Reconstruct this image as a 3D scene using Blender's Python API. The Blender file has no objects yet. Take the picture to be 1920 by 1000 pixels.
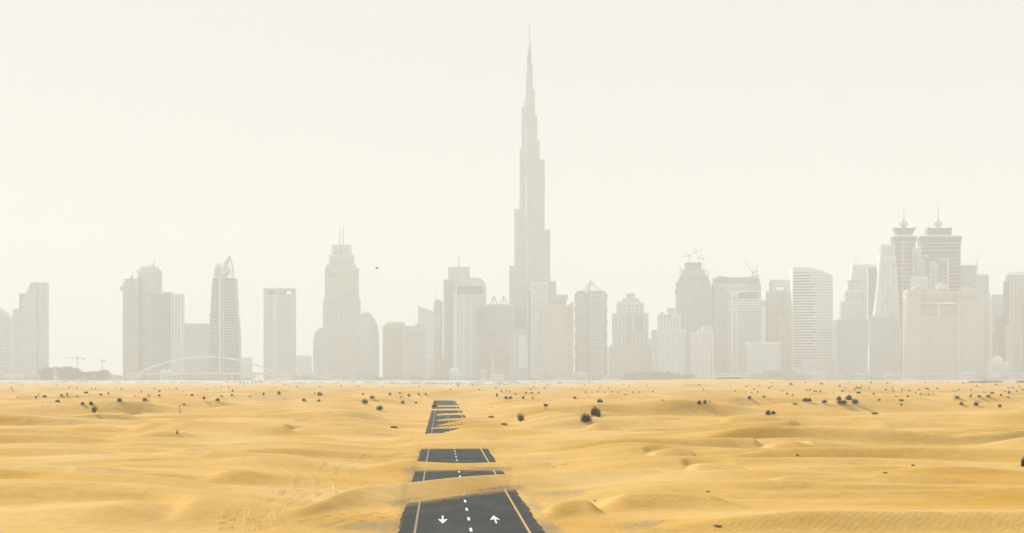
import bpy, math, random
import numpy as np
from mathutils import Vector

# ------------------------------------------------------------------ camera, sky, sun, exposure
sc = bpy.context.scene
COL = sc.collection
H, F, HZ = 9.8, 4400.0, 712.0          # eye height (m), focal length in photo pixels, horizon row
cam_d = bpy.data.cameras.new('camera')
cam_d.sensor_width = 36.0
cam_d.lens = 36.0 * F / 1920.0
cam_d.shift_y = (HZ - 500.0) / 1920.0
cam_d.clip_start = 1.0
cam_d.clip_end = 60000.0
cam = bpy.data.objects.new('camera', cam_d)
cam.location = (0, 0, H)
cam.rotation_euler = (math.radians(90), 0, 0)
COL.objects.link(cam)
sc.camera = cam

SUN_EL, SUN_AZ = math.radians(26), math.radians(-38)      # azimuth from +Y, negative = to the left
w = bpy.data.worlds.new('World')
sc.world = w
w.use_nodes = True
nt = w.node_tree
nt.nodes.clear()
wo = nt.nodes.new('ShaderNodeOutputWorld')
bg = nt.nodes.new('ShaderNodeBackground')
sky = nt.nodes.new('ShaderNodeTexSky')
sky.sky_type = 'NISHITA'
sky.sun_disc = False
sky.sun_elevation = SUN_EL
sky.sun_rotation = SUN_AZ
sky.dust_density = 2.0
sky.air_density = 1.0
mix = nt.nodes.new('ShaderNodeMix')
mix.data_type = 'RGBA'
mix.inputs[0].default_value = 0.86
mix.inputs[7].default_value = (9.7, 9.8, 10.0, 1)         # dust veil evenly over the whole sky
nt.links.new(sky.outputs[0], mix.inputs[6])
nt.links.new(mix.outputs[2], bg.inputs[0])
bg.inputs[1].default_value = 0.055
nt.links.new(bg.outputs[0], wo.inputs[0])

sun_d = bpy.data.lights.new('sun', 'SUN')
sun_d.energy = 5.0
sun_d.angle = math.radians(5)
sun_d.color = (1.0, 0.965, 0.90)
sun = bpy.data.objects.new('sun', sun_d)
dv = Vector((math.sin(SUN_AZ) * math.cos(SUN_EL), math.cos(SUN_AZ) * math.cos(SUN_EL), math.sin(SUN_EL)))
sun.rotation_euler = dv.to_track_quat('Z', 'Y').to_euler()
sun.location = (0, 0, 500)
COL.objects.link(sun)

vs = sc.view_settings
vs.view_transform = 'Standard'
vs.look = 'None'
vs.gamma = 1.0
vs.use_curve_mapping = False
vs.exposure = 0.56
HAZE_DENSITY, HAZE_COLOR, HAZE_ANISO = 1.9e-4, (0.78, 0.832, 0.845, 1), 0.0
cy = sc.cycles
cy.use_denoising = True
try:
    cy.denoiser = 'OPENIMAGEDENOISE'
    cy.denoising_prefilter = 'ACCURATE'
except Exception:
    pass
cy.volume_bounces = 3
cy.max_bounces = 6
cy.diffuse_bounces = 3
cy.use_adaptive_sampling = False

random.seed(7)
rng = np.random.default_rng(11)

# ------------------------------------------------------------------ materials
def material(name, color, rough=0.8, var=0.12, scale=0.05, spec=0.3, metal=0.0, bump=0.0, stretch=(1, 1, 1), color2=None):
    m = bpy.data.materials.new(name)
    m.use_nodes = True
    t = m.node_tree
    b = t.nodes['Principled BSDF']
    b.inputs['Roughness'].default_value = rough
    b.inputs['Specular IOR Level'].default_value = spec
    b.inputs['Metallic'].default_value = metal
    tc = t.nodes.new('ShaderNodeTexCoord')
    mp = t.nodes.new('ShaderNodeMapping')
    mp.inputs['Scale'].default_value = stretch
    no = t.nodes.new('ShaderNodeTexNoise')
    no.inputs['Scale'].default_value = scale
    no.inputs['Detail'].default_value = 5
    r = t.nodes.new('ShaderNodeValToRGB')
    c2 = color2 or tuple(min(1, c * (1 + var)) for c in color)
    r.color_ramp.elements[0].color = (*[c * (1 - var) for c in color], 1)
    r.color_ramp.elements[1].color = (*c2, 1)
    r.color_ramp.elements[0].position = 0.3
    r.color_ramp.elements[1].position = 0.7
    t.links.new(tc.outputs['Object'], mp.inputs[0])
    t.links.new(mp.outputs[0], no.inputs['Vector'])
    t.links.new(no.outputs['Fac'], r.inputs[0])
    t.links.new(r.outputs[0], b.inputs['Base Color'])
    if bump:
        bp = t.nodes.new('ShaderNodeBump')
        bp.inputs['Strength'].default_value = bump
        t.links.new(no.outputs['Fac'], bp.inputs['Height'])
        t.links.new(bp.outputs[0], b.inputs['Normal'])
    return m

M = {
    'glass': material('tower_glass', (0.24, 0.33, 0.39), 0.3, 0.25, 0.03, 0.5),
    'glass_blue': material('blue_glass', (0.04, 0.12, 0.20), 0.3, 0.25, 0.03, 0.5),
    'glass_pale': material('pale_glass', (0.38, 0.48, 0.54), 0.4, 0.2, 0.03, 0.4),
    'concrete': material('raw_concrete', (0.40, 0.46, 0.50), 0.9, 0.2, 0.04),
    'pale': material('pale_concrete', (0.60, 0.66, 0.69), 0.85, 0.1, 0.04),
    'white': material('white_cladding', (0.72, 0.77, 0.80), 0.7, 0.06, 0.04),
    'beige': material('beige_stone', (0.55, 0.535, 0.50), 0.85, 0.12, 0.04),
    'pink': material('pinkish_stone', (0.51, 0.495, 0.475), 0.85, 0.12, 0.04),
    'glass_twin': material('deep_blue_glass', (0.012, 0.04, 0.075), 0.35, 0.25, 0.03, 0.3),
    'steel': material('brushed_steel', (0.48, 0.55, 0.58), 0.45, 0.1, 0.05, 0.5, 0.3),
    'dark': material('dark_metal', (0.08, 0.08, 0.085), 0.6, 0.2, 0.3),
    'green_roof': material('pale_green_copper', (0.34, 0.46, 0.41), 0.7, 0.1, 0.05),
    'crane_yellow': material('crane_paint', (0.62, 0.45, 0.12), 0.6, 0.1, 0.2),
    'crane_grey': material('crane_grey_paint', (0.30, 0.29, 0.27), 0.6, 0.1, 0.2),
    'red': material('red_paint', (0.45, 0.12, 0.08), 0.6, 0.1, 0.2),
    'leaf': material('dusty_green_leaf', (0.022, 0.029, 0.009), 0.8, 0.4, 1.2, 0.1, color2=(0.042, 0.050, 0.015)),
    'leaf_olive': material('olive_leaf', (0.075, 0.078, 0.022), 0.8, 0.3, 1.2, 0.2, color2=(0.12, 0.115, 0.035)),
    'leaf_yellow': material('dry_yellow_leaf', (0.20, 0.15, 0.035), 0.85, 0.3, 1.0, 0.2),
    'leaf_city': material('city_tree_leaf', (0.08, 0.10, 0.06), 0.85, 0.3, 0.05, 0.2),
    'scrub': material('far_scrub_leaf', (0.05, 0.055, 0.035), 0.85, 0.3, 0.05, 0.2),
    'bark': material('grey_brown_bark', (0.10, 0.075, 0.05), 0.9, 0.3, 3.0),
    'dry_grass': material('dry_grass_tuft', (0.27, 0.20, 0.075), 0.9, 0.3, 3.0),
    'city_ground': material('city_ground_dust', (0.46, 0.46, 0.46), 0.95, 0.12, 0.006),
    'line_white': material('white_road_paint', (0.80, 0.79, 0.76), 0.7, 0.08, 2.0),
    'feather': material('dark_feather', (0.03, 0.03, 0.03), 0.8, 0.2, 4.0),
    'wood': material('weathered_wood', (0.09, 0.07, 0.045), 0.9, 0.3, 4.0),
    'track_sand': None,
}

def worn_paint(name, col, lo, hi):
    """road paint abraded by sand: asphalt and dust show through in flakes"""
    m = bpy.data.materials.new(name)
    m.use_nodes = True
    t = m.node_tree
    N, L = t.nodes.new, t.links.new
    b = t.nodes['Principled BSDF']
    b.inputs['Roughness'].default_value = 0.8
    geo = N('ShaderNodeNewGeometry')
    no = N('ShaderNodeTexNoise'); no.inputs['Scale'].default_value = 2.2; no.inputs['Detail'].default_value = 8; no.inputs['Roughness'].default_value = 0.75
    L(geo.outputs['Position'], no.inputs['Vector'])
    r = N('ShaderNodeValToRGB')
    r.color_ramp.elements[0].position = lo; r.color_ramp.elements[0].color = (0.10, 0.088, 0.065, 1)
    r.color_ramp.elements[1].position = hi; r.color_ramp.elements[1].color = (*col, 1)
    L(no.outputs['Fac'], r.inputs[0]); L(r.outputs[0], b.inputs['Base Color'])
    return m
M['line_yellow'] = worn_paint('worn_yellow_road_paint', (0.50, 0.31, 0.04), 0.30, 0.52)
M['line_faded'] = worn_paint('faded_yellow_road_paint', (0.36, 0.25, 0.07), 0.38, 0.68)
M['line_white'] = worn_paint('worn_white_road_paint', (0.74, 0.72, 0.67), 0.26, 0.46)

def sand_material(with_grit=True):
    m = bpy.data.materials.new('desert_sand' if with_grit else 'loose_track_sand')
    m.use_nodes = True
    t = m.node_tree
    N, L = t.nodes.new, t.links.new
    b = t.nodes['Principled BSDF']
    b.inputs['Roughness'].default_value = 0.95
    b.inputs['Specular IOR Level'].default_value = 0.1
    geo = N('ShaderNodeNewGeometry')
    n1 = N('ShaderNodeTexNoise'); n1.inputs['Scale'].default_value = 0.035; n1.inputs['Detail'].default_value = 6
    n2 = N('ShaderNodeTexNoise'); n2.inputs['Scale'].default_value = 0.9; n2.inputs['Detail'].default_value = 6; n2.inputs['Roughness'].default_value = 0.65
    L(geo.outputs['Position'], n1.inputs['Vector']); L(geo.outputs['Position'], n2.inputs['Vector'])
    r1 = N('ShaderNodeValToRGB')
    r1.color_ramp.elements[0].position = 0.32; r1.color_ramp.elements[0].color = (0.575, 0.325, 0.040, 1)
    r1.color_ramp.elements[1].position = 0.68; r1.color_ramp.elements[1].color = (0.70, 0.465, 0.160, 1)
    L(n1.outputs['Fac'], r1.inputs[0])
    r2 = N('ShaderNodeValToRGB')
    r2.color_ramp.elements[0].position = 0.25; r2.color_ramp.elements[0].color = (0.80, 0.77, 0.71, 1)
    r2.color_ramp.elements[1].position = 0.75; r2.color_ramp.elements[1].color = (1.0, 1.0, 1.0, 1)
    L(n2.outputs['Fac'], r2.inputs[0])
    mu = N('ShaderNodeMix'); mu.data_type = 'RGBA'; mu.blend_type = 'MULTIPLY'; mu.inputs[0].default_value = 1
    L(r1.outputs[0], mu.inputs[6]); L(r2.outputs[0], mu.inputs[7])
    col = mu.outputs[2]
    if with_grit:
        at = N('ShaderNodeAttribute'); at.attribute_name = 'grit'
        n3 = N('ShaderNodeTexNoise'); n3.inputs['Scale'].default_value = 3.0; n3.inputs['Detail'].default_value = 8; n3.inputs['Roughness'].default_value = 0.75
        mp = N('ShaderNodeMapping'); mp.inputs['Scale'].default_value = (1.0, 0.35, 1.0)
        L(geo.outputs['Position'], mp.inputs[0]); L(mp.outputs[0], n3.inputs['Vector'])
        ad = N('ShaderNodeMath'); ad.operation = 'ADD'; L(n3.outputs['Fac'], ad.inputs[0])
        sb = N('ShaderNodeMath'); sb.operation = 'MULTIPLY'; sb.inputs[1].default_value = 0.55
        L(at.outputs['Fac'], sb.inputs[0]); L(sb.outputs[0], ad.inputs[1])
        rr = N('ShaderNodeMapRange'); rr.inputs[1].default_value = 0.72; rr.inputs[2].default_value = 1.0
        rr.inputs[4].default_value = 0.85
        L(ad.outputs[0], rr.inputs[0])
        mg = N('ShaderNodeMix'); mg.data_type = 'RGBA'
        mg.inputs[7].default_value = (0.235, 0.185, 0.095, 1)
        L(rr.outputs[0], mg.inputs[0]); L(col, mg.inputs[6])
        col = mg.outputs[2]
    L(col, b.inputs['Base Color'])
    wv = N('ShaderNodeTexWave'); wv.inputs['Scale'].default_value = 0.9; wv.inputs['Distortion'].default_value = 7.0
    wv.inputs['Detail'].default_value = 3; wv.inputs['Detail Scale'].default_value = 0.5
    wv.bands_direction = 'DIAGONAL'
    mw = N('ShaderNodeMapping'); mw.inputs['Rotation'].default_value = (0, 0, math.radians(70)); mw.inputs['Scale'].default_value = (1, 1, 0.0)
    L(geo.outputs['Position'], mw.inputs[0]); L(mw.outputs[0], wv.inputs['Vector'])
    b1 = N('ShaderNodeBump'); b1.inputs['Strength'].default_value = 0.12; b1.inputs['Distance'].default_value = 0.06
    L(wv.outputs['Fac'], b1.inputs['Height'])
    b2 = N('ShaderNodeBump'); b2.inputs['Strength'].default_value = 0.5; b2.inputs['Distance'].default_value = 0.10
    L(n2.outputs['Fac'], b2.inputs['Height']); L(b1.outputs[0], b2.inputs['Normal'])
    L(b2.outputs[0], b.inputs['Normal'])
    return m
M['sand'] = sand_material(True)
M['track_sand'] = sand_material(False)

def asphalt_material():
    m = bpy.data.materials.new('weathered_asphalt')
    m.use_nodes = True
    t = m.node_tree
    N, L = t.nodes.new, t.links.new
    b = t.nodes['Principled BSDF']
    b.inputs['Roughness'].default_value = 0.95
    b.inputs['Specular IOR Level'].default_value = 0.05
    geo = N('ShaderNodeNewGeometry')
    n1 = N('ShaderNodeTexNoise'); n1.inputs['Scale'].default_value = 0.35; n1.inputs['Detail'].default_value = 7
    n2 = N('ShaderNodeTexNoise'); n2.inputs['Scale'].default_value = 6.0; n2.inputs['Detail'].default_value = 4
    n3 = N('ShaderNodeTexNoise'); n3.inputs['Scale'].default_value = 0.7; n3.inputs['Detail'].default_value = 8; n3.inputs['Roughness'].default_value = 0.7
    mp = N('ShaderNodeMapping'); mp.inputs['Scale'].default_value = (1, 0.25, 1)
    L(geo.outputs['Position'], mp.inputs[0]); L(mp.outputs[0], n1.inputs['Vector'])
    L(geo.outputs['Position'], n2.inputs['Vector']); L(geo.outputs['Position'], n3.inputs['Vector'])
    r = N('ShaderNodeValToRGB')
    r.color_ramp.elements[0].position = 0.3; r.color_ramp.elements[0].color = (0.028, 0.031, 0.030, 1)
    r.color_ramp.elements[1].position = 0.7; r.color_ramp.elements[1].color = (0.052, 0.056, 0.052, 1)
    L(n1.outputs['Fac'], r.inputs[0])
    r2 = N('ShaderNodeMapRange'); r2.inputs[1].default_value = 0.3; r2.inputs[2].default_value = 0.7; r2.inputs[3].default_value = 0.7; r2.inputs[4].default_value = 1.3
    L(n2.outputs['Fac'], r2.inputs[0])
    mu = N('ShaderNodeVectorMath'); mu.operation = 'SCALE'
    L(r.outputs[0], mu.inputs[0]); L(r2.outputs[0], mu.inputs['Scale'])
    # blown sand in the surface
    rs = N('ShaderNodeMapRange'); rs.inputs[1].default_value = 0.58; rs.inputs[2].default_value = 1.0; rs.inputs[4].default_value = 0.8
    da = N('ShaderNodeAttribute'); da.attribute_name = 'dust'
    dm = N('ShaderNodeMath'); dm.operation = 'MULTIPLY_ADD'; dm.inputs[1].default_value = 0.42
    L(da.outputs['Fac'], dm.inputs[0]); L(n3.outputs['Fac'], dm.inputs[2])
    L(dm.outputs[0], rs.inputs[0])
    mg = N('ShaderNodeMix'); mg.data_type = 'RGBA'; mg.inputs[7].default_value = (0.45, 0.30, 0.085, 1)
    L(rs.outputs[0], mg.inputs[0]); L(mu.outputs[0], mg.inputs[6])
    L(mg.outputs[2], b.inputs['Base Color'])
    bp = N('ShaderNodeBump'); bp.inputs['Strength'].default_value = 0.3; bp.inputs['Distance'].default_value = 0.02
    L(n2.outputs['Fac'], bp.inputs['Height']); L(bp.outputs[0], b.inputs['Normal'])
    return m
M['asphalt'] = asphalt_material()

# ------------------------------------------------------------------ mesh helpers
class MB:
    def __init__(s):
        s.v, s.f = [], []
    def add(s, vs_, fs_):
        o = len(s.v)
        s.v += [tuple(p) for p in vs_]
        s.f += [tuple(i + o for i in f) for f in fs_]
        return s
    def box(s, x0, x1, y0, y1, z0, z1):
        return s.add([(x0, y0, z0), (x1, y0, z0), (x1, y1, z0), (x0, y1, z0), (x0, y0, z1), (x1, y0, z1), (x1, y1, z1), (x0, y1, z1)],
                     [(0, 3, 2, 1), (4, 5, 6, 7), (0, 1, 5, 4), (1, 2, 6, 5), (2, 3, 7, 6), (3, 0, 4, 7)])
    def loft(s, rings, cap=True):
        n = len(rings[0]); vs_ = [p for r in rings for p in r]; fs_ = []
        for k in range(len(rings) - 1):
            for i in range(n):
                a = k * n + i; b = k * n + (i + 1) % n
                fs_.append((a, b, b + n, a + n))
        if cap:
            fs_.append(tuple(range(n - 1, -1, -1)))
            fs_.append(tuple(range((len(rings) - 1) * n, len(rings) * n)))
        return s.add(vs_, fs_)
    def prism_xz(s, poly, y0, y1):          # outline in x,z (anticlockwise seen from the front) pushed back in depth
        return s.loft([[(x, y0, z) for x, z in poly], [(x, y1, z) for x, z in poly]])
    def prism_xy(s, poly, z0, z1):
        return s.loft([[(x, y, z0) for x, y in poly], [(x, y, z1) for x, y in poly]])
    def bar(s, p, q, t, t2=None):
        p, q = Vector(p), Vector(q)
        d = (q - p).normalized()
        u = d.cross(Vector((0, 0, 1)))
        if u.length < 1e-3: u = d.cross(Vector((1, 0, 0)))
        u.normalize(); v = d.cross(u)
        t2 = t if t2 is None else t2
        r = lambda c, k: [c + (u * a + v * b) * k / 2 for a, b in ((-1, -1), (1, -1), (1, 1), (-1, 1))]
        return s.loft([r(p, t), r(q, t2)])
    def lathe(s, prof, cx, cy_, n=16):
        return s.loft([[(cx + r * math.cos(2 * math.pi * i / n), cy_ + r * math.sin(2 * math.pi * i / n), z) for i in range(n)] for r, z in prof])
    def mesh(s, name, mat, smooth=False):
        me = bpy.data.meshes.new(name)
        me.from_pydata(s.v, [], s.f)
        if mat is not None: me.materials.append(mat)
        if smooth: me.polygons.foreach_set('use_smooth', [True] * len(me.polygons))
        me.update()
        return me
    def build(s, name, mat, parent=None, smooth=False, kind=None, label=None):
        o = bpy.data.objects.new(name, s.mesh(name, mat, smooth))
        COL.objects.link(o)
        if parent is not None: o.parent = parent
        if kind: o['kind'] = kind
        if label: o['label'] = label
        return o

def empty(name, loc, label, cat, group=None, rz=0.0):
    o = bpy.data.objects.new(name, None)
    o.empty_display_size = 1
    COL.objects.link(o)
    o.location = loc
    o.rotation_euler = (0, 0, rz)
    tag(o, label, cat, group)
    return o

def tag(o, label, cat=None, group=None, kind=None):
    o['label'] = label
    if cat: o['category'] = cat
    if group: o['group'] = group
    if kind: o['kind'] = kind
    return o

def copy_tree(o, parent=None):
    c = o.copy(); COL.objects.link(c); c.parent = parent
    for ch in list(o.children): copy_tree(ch, c)
    return c

# ------------------------------------------------------------------ terrain
PERM = rng.permutation(512)
GR = rng.normal(size=(512, 2)); GR /= np.linalg.norm(GR, axis=1)[:, None]
def pnoise(x, y, seed=0):
    x = np.asarray(x, float) + seed * 17.31; y = np.asarray(y, float) + seed * 9.77
    xi = np.floor(x).astype(int); yi = np.floor(y).astype(int)
    xf = x - xi; yf = y - yi
    u = xf * xf * xf * (xf * (xf * 6 - 15) + 10); v = yf * yf * yf * (yf * (yf * 6 - 15) + 10)
    def g(ix, iy, dx, dy):
        h = PERM[(PERM[ix & 511] + iy) & 511]
        return GR[h, 0] * dx + GR[h, 1] * dy
    a = g(xi, yi, xf, yf); b = g(xi + 1, yi, xf - 1, yf)
    c = g(xi, yi + 1, xf, yf - 1); d = g(xi + 1, yi + 1, xf - 1, yf - 1)
    return (a + (b - a) * u + (c - a) * v + (a - b - c + d) * u * v) * 1.5
def sstep(a, b, x):
    t = np.clip((x - a) / (b - a), 0, 1)
    return t * t * (3 - 2 * t)

ROAD_HALF = 4.66
def road_x(y): return 1.96 - 0.0305 * y

# dunes named by their crest: (photo column, distance of crest, photo row of crest); front and back lengths in metres
DUNES = [
    # across the road, near to far
    ([(470, 166, 985), (545, 172, 952), (640, 190, 920), (760, 202, 905), (870, 214, 893.5), (945, 224, 888), (1060, 232, 886), (1150, 238, 882), (1230, 240, 884), (1330, 240, 893)], 20, 16, .16),
    ([(630, 254, 888), (665, 258, 874), (700, 261, 867), (740, 263, 863), (790, 264, 865), (855, 265, 868), (928, 266, 866), (990, 266, 863.5), (1050, 266, 866), (1110, 264, 878)], 15, 22),
    ([(690, 350, 838), (760, 348, 832), (850, 347, 829), (930, 350, 829), (1000, 354, 833), (1050, 356, 836)], 20, 62),
    ([(700, 395, 822), (760, 400, 816), (830, 405, 812), (900, 405, 813), (960, 400, 819)], 62, 44),
    ([(806, 432, 812), (836, 432, 806.5), (870, 432, 802), (915, 432, 803), (980, 432, 808), (1050, 425, 814)], 28, 45),
    ([(770, 474, 803.5), (800, 474, 801.5), (840, 478, 799), (880, 482, 795), (930, 486, 794), (1000, 480, 803)], 10, 16),
    ([(808, 496, 799.5), (822, 504, 796.5), (840, 514, 792.5), (858, 522, 789), (890, 530, 786), (940, 530, 787), (1000, 520, 795)], 16, 14, .03),
    ([(815, 560, 788.2), (822, 563, 786.6), (850, 570, 784), (880, 575, 782.5), (930, 580, 783), (980, 570, 787)], 14, 14, .03),
    ([(816, 650, 777.2), (824, 653, 776), (850, 660, 774.3), (890, 665, 773.5), (960, 660, 777)], 16, 18, .03),
    ([(760, 760, 769), (800, 760, 767.2), (830, 762, 766.2), (870, 765, 766), (930, 770, 766.5)], 24, 26),
    ([(770, 860, 762.5), (800, 860, 760.8), (850, 865, 760), (900, 870, 760)], 26, 40),
    # left of the road
    ([(-420, 172, 975), (-200, 172, 968), (0, 173, 962), (120, 172, 955), (240, 171, 950), (330, 170, 958), (400, 168, 975)], 24, 22),
    ([(-420, 222, 892), (-200, 224, 886), (0, 225, 885), (60, 225, 887), (150, 219, 893), (300, 214, 897), (450, 212, 899), (540, 210, 909)], 32, 22),
    ([(300, 276, 871), (345, 280, 858), (390, 285, 847), (440, 285, 849), (560, 284, 857), (640, 282, 868)], 26, 24),
    ([(-420, 300, 848), (-150, 300, 842), (0, 300, 841), (130, 300, 842), (270, 300, 848), (345, 300, 856)], 20, 26),
    ([(-300, 400, 818), (-100, 400, 812), (20, 400, 811), (80, 400, 810), (160, 398, 815), (300, 392, 821)], 42, 26),
    ([(480, 385, 824), (520, 385, 820), (560, 385, 818), (650, 382, 826)], 22, 24),
    ([(520, 432, 812), (560, 432, 806), (600, 432, 806), (690, 430, 813)], 30, 22),
    ([(525, 500, 798), (560, 500, 791), (630, 500, 792), (710, 498, 799)], 30, 30),
    ([(250, 520, 792), (290, 520, 788), (340, 520, 789), (400, 520, 795)], 26, 34),
    # right of the road
    ([(1040, 425, 815), (1090, 430, 805), (1118, 431, 794), (1148, 431, 801), (1200, 428, 812)], 28, 28),
    ([(1195, 286, 866), (1235, 289, 847), (1265, 290, 841), (1293, 290, 845), (1335, 286, 866)], 21, 22),
    ([(1270, 248, 882), (1330, 250, 872), (1375, 250, 875), (1440, 246, 889)], 20, 18),
    ([(1100, 184, 946), (1140, 186, 932), (1200, 187, 928), (1300, 187, 928), (1420, 184, 944)], 14, 16),
    ([(1000, 178, 966), (1045, 181, 944), (1090, 183, 938), (1140, 182, 949)], 16, 10),
    ([(1420, 321, 846), (1455, 324, 834), (1490, 325, 829), (1528, 325, 837), (1565, 321, 846)], 24, 24),
    ([(1500, 378, 824), (1540, 380, 813), (1570, 380, 820), (1610, 378, 826)], 20, 22),
    ([(1480, 438, 808), (1530, 440, 800), (1600, 440, 802), (1720, 436, 811)], 30, 30),
    ([(1800, 346, 840), (1870, 350, 832), (1920, 350, 822), (2000, 350, 819), (2150, 350, 830)], 36, 24),
    ([(1540, 298, 854), (1640, 300, 849), (1750, 302, 847), (1850, 302, 849), (1960, 300, 850), (2150, 300, 856)], 22, 24),
    ([(1380, 214, 902), (1500, 216, 898), (1640, 216, 900), (1760, 213, 908)], 20, 22),
    ([(1780, 520, 793), (1830, 522, 789), (1900, 522, 791), (1980, 518, 796)], 30, 36),
    ([(1210, 480, 802), (1260, 482, 797), (1330, 482, 798), (1400, 480, 804)], 28, 34),
]
DU = []
for di, (pts, lf, lb, *tp) in enumerate(DUNES):
    k = 0.72 if di < 11 else 0.40                              # steep front: crest stands close behind its foot
    pts = [(p, d - lf * (1 - k), r) for p, d, r in pts]
    a = np.array([((p - 960) * d / F, d, max(0.0, H - (r - HZ) * d / F)) for p, d, r in pts])
    DU.append((a[:, 0], a[:, 1], a[:, 2], lf * k, lb * (0.8 if di < 11 else 1.1), tp[0] if tp else 0.27))

def catmull(xk, yk, x):
    # smooth interpolation through knots
    m = np.gradient(yk, xk)
    i = np.clip(np.searchsorted(xk, x) - 1, 0, len(xk) - 2)
    h = xk[i + 1] - xk[i]
    t = np.clip((x - xk[i]) / h, 0, 1)
    t2, t3 = t * t, t * t * t
    return (2 * t3 - 3 * t2 + 1) * yk[i] + (t3 - 2 * t2 + t) * h * m[i] + (-2 * t3 + 3 * t2) * yk[i + 1] + (t3 - t2) * h * m[i + 1]

FAR_X = np.array([-3500, -900, -300, -150, 40, 140, 230, 300, 380, 450, 800, 3500.0])
FAR_Z = np.array([0.2, 0.0, -0.4, -2.2, -2.6, 0.3, 5.4, 7.0, 6.6, 4.4, 3.6, 3.6])

MOUNDS = []                                    # small separate mounds among the long dunes
_r = random.Random(31)
while len(MOUNDS) < 130:
    yy_ = 185 * math.exp(_r.random() * 1.75); xx_ = _r.uniform(-0.25, 0.25) * yy_
    if abs(xx_ - road_x(yy_)) < 22: continue
    sc_ = 1 + yy_ / 700
    MOUNDS.append((xx_, yy_, _r.uniform(5, 15) * sc_, _r.uniform(3.5, 6.5) * sc_, _r.uniform(9, 18) * sc_, _r.uniform(0.45, 1.25), _r.uniform(-.6, .9)))

def ground_z(X, Y):
    X = np.asarray(X, float); Y = np.asarray(Y, float)
    dr = np.abs(X - road_x(Y))
    warp = 20 * pnoise(X / 120, Y / 80, 1) + 7 * pnoise(X / 38, Y / 34, 2)
    lam = 40.0
    t = ((Y + warp + 0.12 * X) / lam) % 1.0
    prof = np.where(t < 0.16, 0.5 * sstep(0, 0.16, t) + 0.5 * (t / 0.16) ** 1.6, 1 - sstep(0.16, 1.0, t))
    amp = np.clip(0.85 + 1.6 * pnoise(X / 70, Y / 50, 3), 0.05, 2.4)
    t2 = ((Y - 0.3 * X + 0.7 * warp + 9 * pnoise(X / 30, Y / 22, 4)) / 19.0) % 1.0
    prof2 = np.where(t2 < 0.26, sstep(0, 0.26, t2), 1 - sstep(0.26, 1.0, t2))
    amp2 = np.clip(0.22 + 0.75 * pnoise(X / 34, Y / 30, 5), 0.0, 0.8)
    far = sstep(420, 900, Y)
    f = prof * amp * (1.0 + 0.75 * sstep(200, 480, Y)) + prof2 * amp2 * (0.8 + 0.7 * sstep(200, 480, Y))
    f += 0.5 * pnoise(X / 210, Y / 170, 6) + 0.06 * pnoise(X / 7, Y / 5, 7) + 0.02 * pnoise(X / 2.2, Y / 1.6, 8)
    f += far * 0.4 * pnoise(X / 25, Y / 40, 9)
    f += 0.12
    keep = sstep(ROAD_HALF + 2.0, ROAD_HALF + 20.0, dr)
    keep = np.maximum(keep, sstep(1060, 1180, Y))
    side = 0.05 * pnoise(X / 3.5, Y / 4, 10)
    base = np.where(dr < ROAD_HALF + 0.25, -0.16, -0.10 + side)
    z = base * (1 - keep) + f * keep
    # named dunes
    d = np.zeros_like(z)
    for cx, cyy, ch, lf, lb, tp in DU:
        y0, y1 = cyy.min() - lf, cyy.max() + lb
        k = (Y > y0) & (Y < y1) & (X > cx[0]) & (X < cx[-1])
        if not k.any(): continue
        xx, yy = X[k], Y[k]
        c = catmull(cx, cyy, xx)
        hh = np.clip(catmull(cx, ch, xx), 0, None)
        span = cx[-1] - cx[0]
        e = np.minimum(xx - cx[0], cx[-1] - xx) / span
        hh = hh * sstep(0, tp, e)
        c = c + 1.6 * pnoise(xx / 16, yy / 30, 12)
        s_ = yy - c
        tf = np.clip(1 + s_ / lf, 0, 1)
        p = np.where(s_ < 0, 0.35 * sstep(0, 1, tf) + 0.65 * tf ** 1.7, 1 - sstep(0, lb, s_) ** 0.8)
        d[k] = np.maximum(d[k], hh * p)
    for cx, cyy, rx, lf, lb, hh, sk in MOUNDS:
        k = (Y > cyy - lf - 3) & (Y < cyy + lb + 3) & (np.abs(X - cx) < rx * 1.6)
        if not k.any(): continue
        u = (X[k] - cx) / rx
        s_ = Y[k] - cyy - sk * u * u * lf + 1.2 * pnoise(X[k] / 9, Y[k] / 14, 21)
        tf = np.clip(1 + s_ / lf, 0, 1)
        p = np.where(s_ < 0, 0.45 * sstep(0, 1, tf) + 0.55 * tf ** 1.6, 1 - sstep(0, lb, s_))
        d[k] = np.maximum(d[k], hh * p * np.exp(-1.6 * u * u) * sstep(1.6, 1.1, np.abs(u)))
    cover = sstep(0.02, 0.5, d)
    z = z * (1 - 0.8 * cover * keep) + d + 0.10 * cover * (1 - keep)
    # broad rise of the far desert
    A = np.interp(X, FAR_X, FAR_Z)
    z = z + A * sstep(1500, 3400, Y) + 0.9 * pnoise(X / 160, Y / 260, 14) * sstep(1300, 2200, Y)
    z = z - 0.8 * sstep(4350, 4640, Y)
    return z

def gz(x, y): return float(ground_z(np.array([x]), np.array([y]))[0])
RAY_Y = np.geomspace(125, 4450, 3200)
def on_ground(px, py):
    """where the line of sight through a photo pixel meets the sand"""
    rz = H - (py - HZ) * RAY_Y / F
    g = ground_z((px - 960) * RAY_Y / F, RAY_Y)
    hit = np.nonzero(rz <= g)[0]
    k = hit[0] if len(hit) else int(np.argmin(np.abs(rz - g) + (RAY_Y < 1500) * 50 + (RAY_Y > 3400) * 20))
    return (px - 960) * RAY_Y[k] / F, RAY_Y[k], g[k]

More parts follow.
